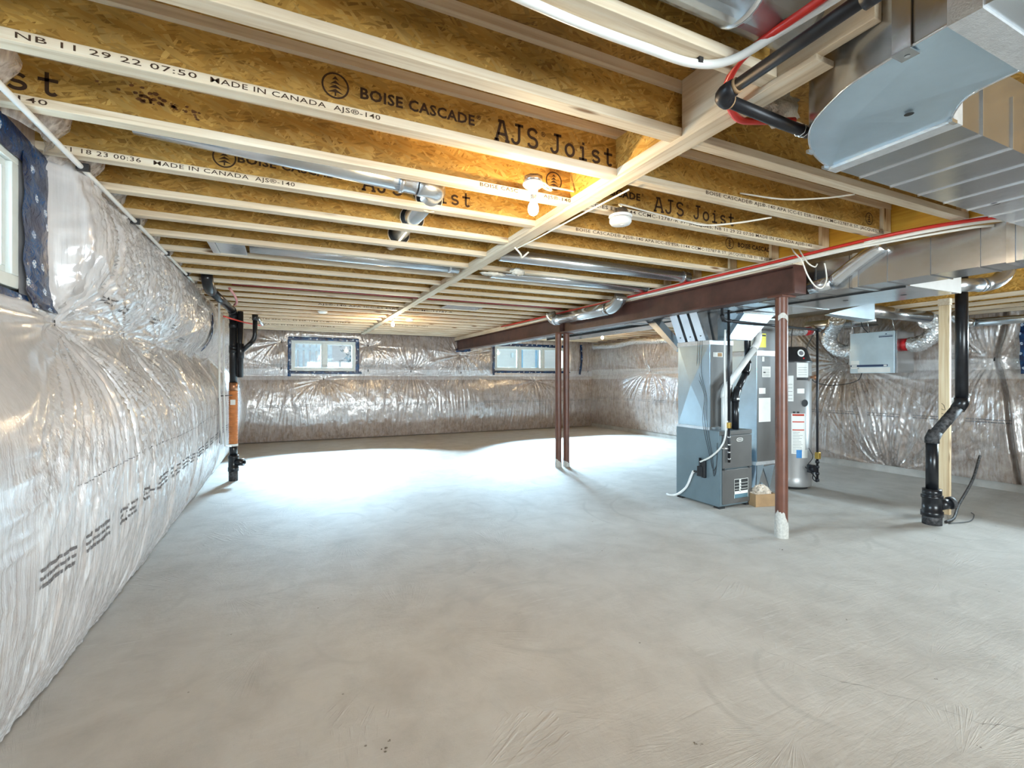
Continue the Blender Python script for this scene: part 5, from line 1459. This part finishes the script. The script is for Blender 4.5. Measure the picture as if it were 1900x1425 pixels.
# big angled offset between plenum and trunk
of = root('offset_duct', (4.6, 3.75, 1.9), 'pale slanting galvanised offset duct above the plenum front', 'duct')
MB().hexa([(X0 + .10, 3.625, Z1 + .005), (4.62, 3.625, Z1 + .005), (4.62, 3.69, Z1 + .005), (X0 + .10, 3.69, Z1 + .005)], [(4.50, 3.615, 2.10), (4.98, 3.615, 2.10), (4.98, 3.69, 2.10), (4.50, 3.69, 2.10)]).build('offset_body', M['galv_daylit'], of)
MB().box(4.47, 5.01, 3.608, 3.695, 2.095, 2.119).build('offset_flange', M['galv_bright'], of)
# tall left flare
fl_ = root('angled_duct', (4.16, 4.45, 1.9), 'narrow slanting duct leaving the left of the plenum top', 'duct')
MB().hexa([(4.16, 4.245, 1.74), (4.30, 4.245, 1.74), (4.30, 4.27, 1.70), (4.16, 4.27, 1.70)], [(4.16, 4.66, 2.118), (4.30, 4.66, 2.118), (4.30, 4.80, 2.118), (4.16, 4.80, 2.118)]).build('duct_body', M['galv_bright'], fl_)

# ------------------------------------------------------------------ return drop
rd_ = root('return_drop', (5.3, 4.1, 0), 'tall galvanised return drop with paper labels behind the furnace', 'duct')
DX0, DX1, DY0, DY1 = 5.10, 5.47, 3.93, 4.62
MB().box(DX0, DX1, DY0, DY1, .36, 2.12).build('drop_body', M['galv_daylit'], rd_)
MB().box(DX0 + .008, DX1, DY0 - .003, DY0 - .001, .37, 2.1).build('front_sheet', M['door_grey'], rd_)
for i in range(8):
    z = .52 + i * .2
    MB().box(DX0 - .005, DX0 + .02, DY0 + .02, DY1, z - .004, z + .004).build('bead', M['galv_daylit'], rd_)
MB().hexa([(DX0 - .06, DY0 - .02, 0.005), (DX1 + .02, DY0 - .02, 0.005), (DX1 + .02, DY1, 0.005), (DX0 - .06, DY1, 0.005)], [(DX0, DY0, .36), (DX1, DY0, .36), (DX1, DY1, .36), (DX0, DY1, .36)]).build('bottom_boot', M['galv'], rd_)
b = MB()
for (p1, p2, p3) in (((DX0 - .04, .02), (DX0 + .12, .34), (DX0 + .0, .34)), ((DX0 + .20, .06), (DX0 + .10, .32), (DX0 + .31, .33)), ((DX0 + .02, .02), (DX0 + .17, .05), (DX0 + .06, .14))):
    b.add([(p[0], DY0 - .026 + .02 * p[1] / .36, p[1]) for p in (p1, p2, p3)], [(0, 1, 2)])
b.build('crease', M['galv_daylit'], rd_)
MB().box(DX0 - .03, DX1 + .015, DY0 - .016, DY1, .345, .385).build('foil_seal', M['foiltape'], rd_)
MB().box(DX0 - .005, DX1 + .005, DY0 - .01, DY1, 1.66, 1.72).build('foil_seal', M['foiltape'], rd_)
for (a, e, g, h, mt) in ((.09, .24, 1.40, 1.53, 'paper'), (.09, .13, 1.59, 1.65, 'paper'), (.035, .15, 1.20, 1.27, 'paper'), (.03, .24, .86, 1.15, 'paper'), (.02, .16, 1.76, 1.93, 'yellow')):
    MB().box(DX0 + a, DX0 + e, DY0 - .0055, DY0 - .004, g, h).build('yellow_tag' if mt == 'yellow' else 'label', M[mt], rd_)
b = MB()
for i in range(5): q(b, DX0 + .105, DX0 + .225, 1.415 + i * .02, 1.419 + i * .02, DY0 - .0062)
q(b, DX0 + .11, DX0 + .15, 1.45, 1.465, DY0 - .0066); q(b, DX0 + .025, DX0 + .155, 1.895, 1.912, DY0 - .0064)
b.build('label_print', M['ink_black'], rd_)
# filter rack linking furnace and drop
o = root('filter_rack', (4.85, 4.2, 0), 'low galvanised duct linking the furnace base to the return drop', 'duct')
MB().box(4.63, 5.03, 3.98, 4.24, .03, .52).build('rack_body', M['galv_daylit'], o)

# ------------------------------------------------------------------ water heater
hx, hy, hr = 5.86, 4.03, .235
wh = root('water_heater', (hx, hy, 0), 'grey cylindrical water heater with a black hood, partly behind the near column', 'water heater')
MB().lathe([(0, .0), (hr * .8, .0), (hr * .8, .035)], (hx, hy, 0), 32).build('base', M['dark'], wh)
MB().lathe([(0, .035), (hr, .035), (hr + .004, .05), (hr + .004, .16), (hr, .165), (hr, 1.585), (hr - .02, 1.60), (0, 1.60)], (hx, hy, 0), 48).build('tank', M['heater'], wh)
MB().lathe([(hr + .006, 1.585), (hr + .008, 1.60), (hr - .01, 1.62), (hr - .05, 1.76), (hr - .09, 1.785), (0, 1.785)], (hx, hy, 0), 40).build('hood', M['heater_top'], wh)
ang0 = math.atan2(-hy, -hx)
def on_tank(b, a0, a1, z0, z1, r_, n=8):
    vs = []; fs = []
    for i in range(n + 1):
        a = ang0 + a0 + (a1 - a0) * i / n
        vs += [(hx + r_ * math.cos(a), hy + r_ * math.sin(a), z0), (hx + r_ * math.cos(a), hy + r_ * math.sin(a), z1)]
        if i: fs.append((2 * i - 2, 2 * i, 2 * i + 1, 2 * i - 1))
    b.add(vs, fs, True)
r1, r2 = hr + .002, hr + .0032
b = MB()
for (a0, a1, z0, z1) in ((.30, .95, 1.40, 1.58), (.32, .70, 1.20, 1.26), (-1.1, .15, 1.10, 1.42), (-1.15, -.3, .25, .95), (.05, .75, .45, .95), (.55, .90, .40, .50)):
    on_tank(b, a0, a1, z0, z1, r1)
b.build('label', M['paper'], wh)
b = MB()
for z in (.92, .84, .74): on_tank(b, .10, .68, z, z + .014, r2)
on_tank(b, .10, .68, .925, .945, r2)
b.build('label_print', M['ink_red'], wh)
b = MB()
for i in range(14): on_tank(b, .12, .12 + random.uniform(.25, .5), .47 + i * .019, .473 + i * .019, r2)
for i in range(5): on_tank(b, -1.05, .1, 1.13 + i * .045, 1.134 + i * .045, r2)
for i in range(4): on_tank(b, .36, .85, 1.43 + i * .03, 1.433 + i * .03, r2)
on_tank(b, .30, .95, 1.365, 1.395, r2); on_tank(b, .12, .24, .955, .975, r2); on_tank(b, .30, .42, .955, .975, r2)
b.build('label_print', M['ink_black'], wh)
b = MB(); on_tank(b, .28, .55, .40, .50, r2); b.build('label_print', M['ink_blue'], wh)
a = ang0 + .72
MB().disc((hx + (hr + .003) * math.cos(a), hy + (hr + .003) * math.sin(a), 1.08), .045, (math.cos(a), math.sin(a), 0)).build('port_hole', M['dark'], wh)
a = ang0 + .55
MB().disc((hx + (hr - .012) * math.cos(a), hy + (hr - .012) * math.sin(a), 1.70), .045, (math.cos(a), math.sin(a), .18), 24).build('hood_emblem', M['paper'], wh)
MB().disc((hx + (hr - .009) * math.cos(a), hy + (hr - .009) * math.sin(a), 1.70), .028, (math.cos(a), math.sin(a), .18), 24).build('hood_emblem_print', M['ink_grey'], wh)
MB().disc((hx + (hr + .004) * math.cos(a + .1), hy + (hr + .004) * math.sin(a + .1), 1.635), .010, (math.cos(a), math.sin(a), .1), 12).build('indicator', M['red_plastic'], wh)
a = ang0 + 1.25
d_ = Vector((math.cos(a), math.sin(a), 0)); c_ = Vector((hx, hy, 0)) + d_ * hr
MB().tube([c_ + Vector((0, 0, 1.40)), c_ + d_ * .07 + Vector((0, 0, 1.40))], .016, 12).build('relief_valve', M['copper'], wh)
MB().tube([c_ + d_ * .05 + Vector((0, 0, 1.37)), c_ + d_ * .05 + Vector((0, 0, 1.43))], .020, 12).build('relief_valve', M['copper'], wh)
a = ang0 + .95
d_ = Vector((math.cos(a), math.sin(a), 0)); c_ = Vector((hx, hy, 0)) + d_ * hr
MB().box(c_.x - .02, c_.x + .05, c_.y - .07, c_.y + .02, .22, .32).build('gas_control', M['abs'], wh, .008)
MB().tube([c_ + d_ * .03 + Vector((0, 0, .27)), c_ + d_ * .09 + Vector((0, 0, .27))], .036, 16).build('control_knob', M['iron'], wh)
MB().tube(smooth_path([c_ + Vector((-.1, -.03, .30)), c_ + d_ * .08 + Vector((-.04, -.02, .20)), c_ + d_ * .10 + Vector((.02, 0, .12)), c_ + d_ * .05 + Vector((.05, .02, .14)), c_ + d_ * .05 + Vector((.03, 0, .22))], 6), .006, 8).build('control_wire', M['iron'], wh)
MB().tube(smooth_path([c_ + Vector((0, 0, .32)), c_ + d_ * .06 + Vector((0, 0, .42)), c_ + d_ * .01 + Vector((0, 0, .52))], 6), .004, 8).build('control_wire', M['iron'], wh)
MB().tube([c_ + d_ * .05 + Vector((.0, 0, .235)), Vector((B.x + .01, B.y, .235))], .011, 10).build('gas_inlet', M['galv_bright'], wh)

# cardboard box with a crumpled bag
cb = root('cardboard_box', (4.68, 3.5, 0), 'small open cardboard box holding a crumpled pale bag by the furnace', 'box')
cq = Matrix.Rotation(R(-14), 4, 'Z'); cc = Vector((4.70, 3.575, 0))
def rbox(b, x0, x1, y0, y1, z0, z1):
    k = len(b.v); b.box(x0, x1, y0, y1, z0, z1)
    for i in range(k, len(b.v)): b.v[i] = tuple(cc + cq @ Vector(b.v[i]))
b = MB(); w2, d2_, h2 = .125, .085, .135
rbox(b, -w2, w2, -d2_, -d2_ + .005, .001, h2); rbox(b, -w2, w2, d2_ - .005, d2_, .001, h2)
rbox(b, -w2, -w2 + .005, -d2_ + .005, d2_ - .005, .001, h2); rbox(b, w2 - .005, w2, -d2_ + .005, d2_ - .005, .001, h2)
rbox(b, -w2, w2, -d2_, d2_, .0005, .004)
b.build('carton', M['cardboard'], cb)
rnd = random.Random(4); b = MB(); vs = []; fs = []; nu, nv = 26, 9
for i in range(nv + 1):
    for j in range(nu):
        a = 2 * math.pi * j / nu; t = math.pi * .5 * i / nv; k = .85 + .3 * rnd.random()
        rr = math.cos(t) * k
        vs.append(cc + cq @ Vector((.115 * rr * math.cos(a), .074 * rr * math.sin(a), .125 + .085 * math.sin(t) * (.8 + .4 * rnd.random()))))
for i in range(nv):
    for j in range(nu):
        j2 = (j + 1) % nu; fs.append((i * nu + j, i * nu + j2, (i + 1) * nu + j2, (i + 1) * nu + j))
b.add(vs, fs, False); bag = b.build('plastic_bag', M['bag']); tag(bag, 'crumpled pale plastic bag stuffed in the cardboard box', 'bag')

# ------------------------------------------------------------------ ventilator on the right wall
hv = root('ventilator', (7.6, 3.9, 1.47), 'silver heat-recovery ventilator box hung at the right wall', 'ventilator')
VX, VY0, VY1, VZ0, VZ1 = 7.44, 3.62, 4.19, 1.465, 2.03
MB().box(VX + .012, VX + .45, VY0, VY1, VZ0, VZ1).build('case', M['galv_dull'], hv, .004)
MB().box(VX - .012, VX + .010, VY0 + .012, VY1 + .004, VZ0 - .005, VZ1 + .004).build('front_door', M['door_silver'], hv, .004)
fd_ = [c for c in bpy.data.objects if c.name.startswith('front_door')][-1]
MB().box(VX - .004, VX + .02, VY0 - .016, VY0 - .001, VZ0 - .005, VZ1 + .005).build('hinge_strip', M['galv_bright'], hv)
yx = VX - .0135
def vq(b, y0, y1, z0, z1, x=yx): b.add([(x, y1, z0), (x, y0, z0), (x, y0, z1), (x, y1, z1)], [(0, 1, 2, 3)])
b = MB(); vq(b, VY0 + .06, VY1 - .10, VZ0 + .005, VZ0 + .075); vq(b, VY1 - .12, VY1 - .01, VZ0 + .06, VZ0 + .175); b.build('label', M['paper'], fd_)
b = MB(); vq(b, VY0 + .09, VY1 - .005, VZ0 + .085, VZ0 + .115, yx - .0008); b.build('label_stripe', M['ink_dkblue'], fd_)
b = MB(); vq(b, VY0 + .10, VY0 + .14, VZ0 + .09, VZ0 + .11, yx - .0016); vq(b, VY1 - .09, VY1 - .02, VZ0 + .09, VZ0 + .11, yx - .0016); b.build('label_print', M['paper'], fd_)
letters('lifebreath', (yx, VY0 + .20, VZ1 - .075), (yx, VY0 + .03, VZ1 - .075), .028, (0, 0, 1), M['ink_dkblue'], fd_, bold=.03) if False else None
b = MB(); vq(b, VY0 + .03, VY0 + .20, VZ1 - .075, VZ1 - .062, yx - .0005); vq(b, VY0 + .03, VY0 + .20, VZ1 - .055, VZ1 - .050, yx - .0005)
b.add([(yx - .0005, VY0 + .125, VZ1 - .04), (yx - .0005, VY0 + .095, VZ1 - .04), (yx - .0005, VY0 + .11, VZ1 - .022)], [(0, 1, 2)]); b.build('logo_print', M['ink_dkblue'], fd_)
MB().box(VX + .02, VX + .05, VY1 + .001, VY1 + .03, VZ0 + .12, VZ0 + .30).build('side_latch', M['galv_daylit'], hv)
# collars
MB().tube([(VX + .17, VY1, VZ0 + .33), (VX + .17, VY1 + .055, VZ0 + .33)], .082, 22).build('red_collar', M['red_plastic'], hv)
MB().tube([(VX + .17, VY0, VZ0 + .38), (VX + .17, VY0 - .075, VZ0 + .38)], .085, 22).build('red_collar', M['red_plastic'], hv)
for (y, zt) in ((VY1 - .03, 2.30), (VY0 + .02, 2.30), (3.95, 2.36)):
    o = MB().tube([(VX + .02, y, VZ1 + .004), (VX + .02, y + .06, zt)], .004, 6).build('hanging_chain', M['galv_bright'], hv)

def flex(path, r, lab, sub=10, mat='foil', crink=.010, pitch=.022):
    P = smooth_path(path, sub)
    # resample evenly
    out = [P[0]]; acc = 0
    for a, b_ in zip(P[:-1], P[1:]):
        ln = (b_ - a).length; t = pitch / 2 - acc
        while t < ln:
            out.append(a.lerp(b_, t / ln)); t += pitch / 2
        acc = (acc + ln) % (pitch / 2)
    rs = [r + (crink if i % 2 else -crink * .3) * random.uniform(.4, 1.2) for i in range(len(out))]
    b = MB(); b.tube(out, r, 22, True, rs)
    rnd = random.Random(len(out))
    b.v = [(x + rnd.uniform(-1, 1) * crink * .5, y + rnd.uniform(-1, 1) * crink * .5, z + rnd.uniform(-1, 1) * crink * .5) for x, y, z in b.v]
    o = b.build('flexible_duct', M[mat]); tag(o, lab, 'flexible duct'); return o
flex([(7.61, VY1 + .05, 1.79), (7.61, 4.42, 1.80), (7.58, 4.58, 1.95), (7.50, 4.50, 2.10), (7.35, 4.35, 2.19), (7.15, 4.2, 2.24)], .095, 'foil flexible duct bending up from the left of the ventilator')
flex([(7.61, VY0 - .07, 1.845), (7.62, 3.43, 1.85), (7.63, 3.30, 1.95), (7.63, 3.26, 2.08), (7.60, 3.30, 2.18), (7.4, 3.25, 2.12)], .095, 'foil flexible duct bending up from the right of the ventilator')
flex([(5.55, 4.35, 2.02), (6.1, 4.45, 2.04), (6.55, 4.5, 2.06), (6.9, 4.5, 2.08)], .055, 'thin foil flexible duct running left from a red sleeve', crink=.006)
o = MB().tube([(6.86, 4.5, 2.075), (6.98, 4.5, 2.085)], .062, 18).build('red_sleeve', M['red_plastic']); tag(o, 'red plastic sleeve joining foil duct above the water heater', 'sleeve')
flex([(7.0, 4.5, 2.09), (7.25, 4.62, 2.12), (7.5, 4.8, 2.16)], .06, 'short foil flexible duct right of the red sleeve above the heater', crink=.006)
flex([(7.85, 11.2, 2.28), (7.84, 10.2, 2.26), (7.83, 9.5, 2.31), (7.82, 8.4, 2.27), (7.8, 7.0, 2.30), (7.75, 5.6, 2.30)], .070, 'long foil flexible duct slung along the top of the right wall', crink=.008, pitch=.05)
o = root('wall_duct', (7.8, 3.9, 2.2), 'round galvanised duct crossing above the ventilator', 'duct')
MB().tube([(7.70, 5.0, 2.235), (7.70, 3.95, 2.235)], .085, 22).build('pipe', M['galv'], o)
o = root('crossing_duct', (6.5, 2.9, 2.18), 'dull round galvanised duct running from a pale boot to behind the stud', 'duct')
MB().tube([(6.05, 3.22, 2.165), (7.1, 3.12, 2.135)], .070, 22).build('pipe', M['galv_dull'], o)
MB().hexa([(5.55, 3.35, 2.115), (5.95, 3.10, 2.04), (6.05, 3.30, 2.04), (5.62, 3.45, 2.115)], [(5.55, 3.35, 2.119), (5.95, 3.10, 2.24), (6.05, 3.30, 2.24), (5.62, 3.45, 2.119)]).build('boot', M['galv_daylit'], o)
MB().tube([(6.03, 3.225, 2.167), (6.06, 3.219, 2.165)], .076, 22).build('joint_band', M['galv_bright'], o)
o = root('corner_duct', (7.6, 2.5, 2.1), 'round galvanised duct with an elbow at the upper right edge', 'duct')
MB().tube(arc((7.42, 3.02, 2.19), (7.45, 2.94, 2.05), (7.52, 2.84, 2.06), 6), .058, 18).build('elbow', M['galv_bright'], o)
MB().tube([(7.52, 2.84, 2.06), (7.78, 1.9, 2.08)], .050, 18).build('pipe', M['galv'], o)
MB().tube([(7.58, 2.65, 2.065), (7.59, 2.62, 2.066)], .055, 18).build('joint_band', M['galv_bright'], o)
cable('power_cord', [(7.40, 4.02, 1.46), (7.36, 4.05, 1.36), (7.28, 4.2, 1.30), (7.2, 4.40, 1.29), (7.05, 4.5, 1.36), (6.95, 4.5, 1.55), (6.6, 4.30, 1.80), (6.2, 3.95, 1.95)], .006, 'wire_black', 'black cord looping from under the ventilator up to the gas pipe tee', 'cord')
cable('black_wire', [(6.45, 4.4, 2.10), (6.40, 4.38, 1.98), (6.28, 4.3, 1.87), (6.05, 4.15, 1.80), (5.93, 4.08, 1.77)], .006, 'wire_black', 'black wire hanging down to the water heater hood', 'wire')
cable('black_wire', [(7.42, 3.95, 2.03), (7.42, 4.02, 2.12), (7.42, 4.05, 2.25)], .005, 'wire_black', 'black wire rising from the top of the ventilator', 'wire')

# ------------------------------------------------------------------ outside, seen through the far windows
struct(MB().box(-6, 16, 12.76, 26, 1.15, 1.30).build('ground', M['ground']))
fe = root('board_fence', (-1, 15.0, 1.3), 'grey fence of upright boards outside the far left window', 'fence')
x = -2.6
while x < 1.15:
    wq = random.uniform(.09, .13)
    MB().box(x, x + wq, 15.0 + random.uniform(0, .02), 15.03, 1.30, 3.6).build('board', M['fence'], fe)
    x += wq + random.uniform(.012, .05)
MB().box(-2.6, 1.15, 15.035, 15.08, 2.2, 2.3).build('rail', M['fence'], fe)
o = root('stone_ramp', (2, 15.5, 1.3), 'pale sloping stone stair wall outside the far left window', 'ramp')
b = MB(); b.prism([(0, 0), (0, 0)], 0, 0) if False else None
b.add([(.95, 14.2, 1.30), (2.6, 14.2, 1.30), (2.6, 14.2, 2.45), (.95, 14.5, 1.30), (2.6, 14.5, 1.30), (2.6, 14.5, 2.45)], [(0, 1, 2), (5, 4, 3), (0, 3, 4, 1), (1, 4, 5, 2), (2, 5, 3, 0)])
b.build('sloping_wall', M['snow'], o)
bs = root('garden_shrub', (1.95, 15.6, 1.3), 'blue-grey shrub behind the stone ramp outside the far left window', 'shrub')
rnd = random.Random(9); b = MB()
for i in range(260):
    c_ = Vector((1.95 + rnd.gauss(0, .26), 15.6 + rnd.gauss(0, .12), 1.75 + rnd.gauss(0, .30))); d_ = Vector((rnd.gauss(0, 1), rnd.gauss(0, 1), rnd.gauss(0, 1))).normalized() * .07; e_ = d_.cross(Vector((rnd.random(), rnd.random(), 1))).normalized() * .03
    b.add([c_ - d_, c_ + e_, c_ + d_, c_ - e_], [(0, 1, 2, 3)])
b.build('foliage', plain('shrub_leaf', (.22, .30, .34), .7), bs)['kind'] = 'stuff'
MB().tube([(1.95, 15.6, 1.3), (1.95, 15.6, 1.8)], .02, 8).build('stem', M['fence'], bs)
hs = root('neighbour_house', (7.5, 15.6, 1.3), 'beige clapboard house with a blue side door outside the far right window', 'house')
z = 1.30; i = 0
while z < 4.6:
    for (xa, xb) in ((3.6, 7.55), (8.55, 12.5)) if z < 3.05 else ((3.6, 12.5),):
        MB().hexa([(xa, 15.575, z), (xb, 15.575, z), (xb, 15.62, z), (xa, 15.62, z)], [(xa, 15.592, z + .118), (xb, 15.592, z + .118), (xb, 15.62, z + .118), (xa, 15.62, z + .118)]).build('siding_board', M['siding'], hs)
    z += .118
MB().box(3.6, 12.5, 15.622, 15.7, 1.3, 4.7).build('wall', M['siding'], hs)
dr = MB().box(7.70, 8.40, 15.60, 15.615, 1.30, 2.75).build('side_door', M['door_blue'], hs)
for (a, e, g, h) in ((7.55, 7.68, 1.30, 3.05), (8.42, 8.55, 1.30, 3.05)):
    MB().box(a, e, 15.56, 15.615, g, h).build('door_casing', M['vinyl'], hs)
MB().box(7.68, 8.42, 15.56, 15.615, 2.93, 3.05).build('door_casing', M['vinyl'], hs)
MB().box(7.70, 8.40, 15.595, 15.612, 2.77, 2.92).build('transom', M['ink_dkblue'], hs)
MB().box(7.80, 8.30, 15.590, 15.599, 1.75, 2.60).build('door_panel', M['paper'], hs)
MB().box(7.30, 7.40, 15.54, 15.574, 2.15, 2.32).build('meter_box', M['vinyl'], hs)
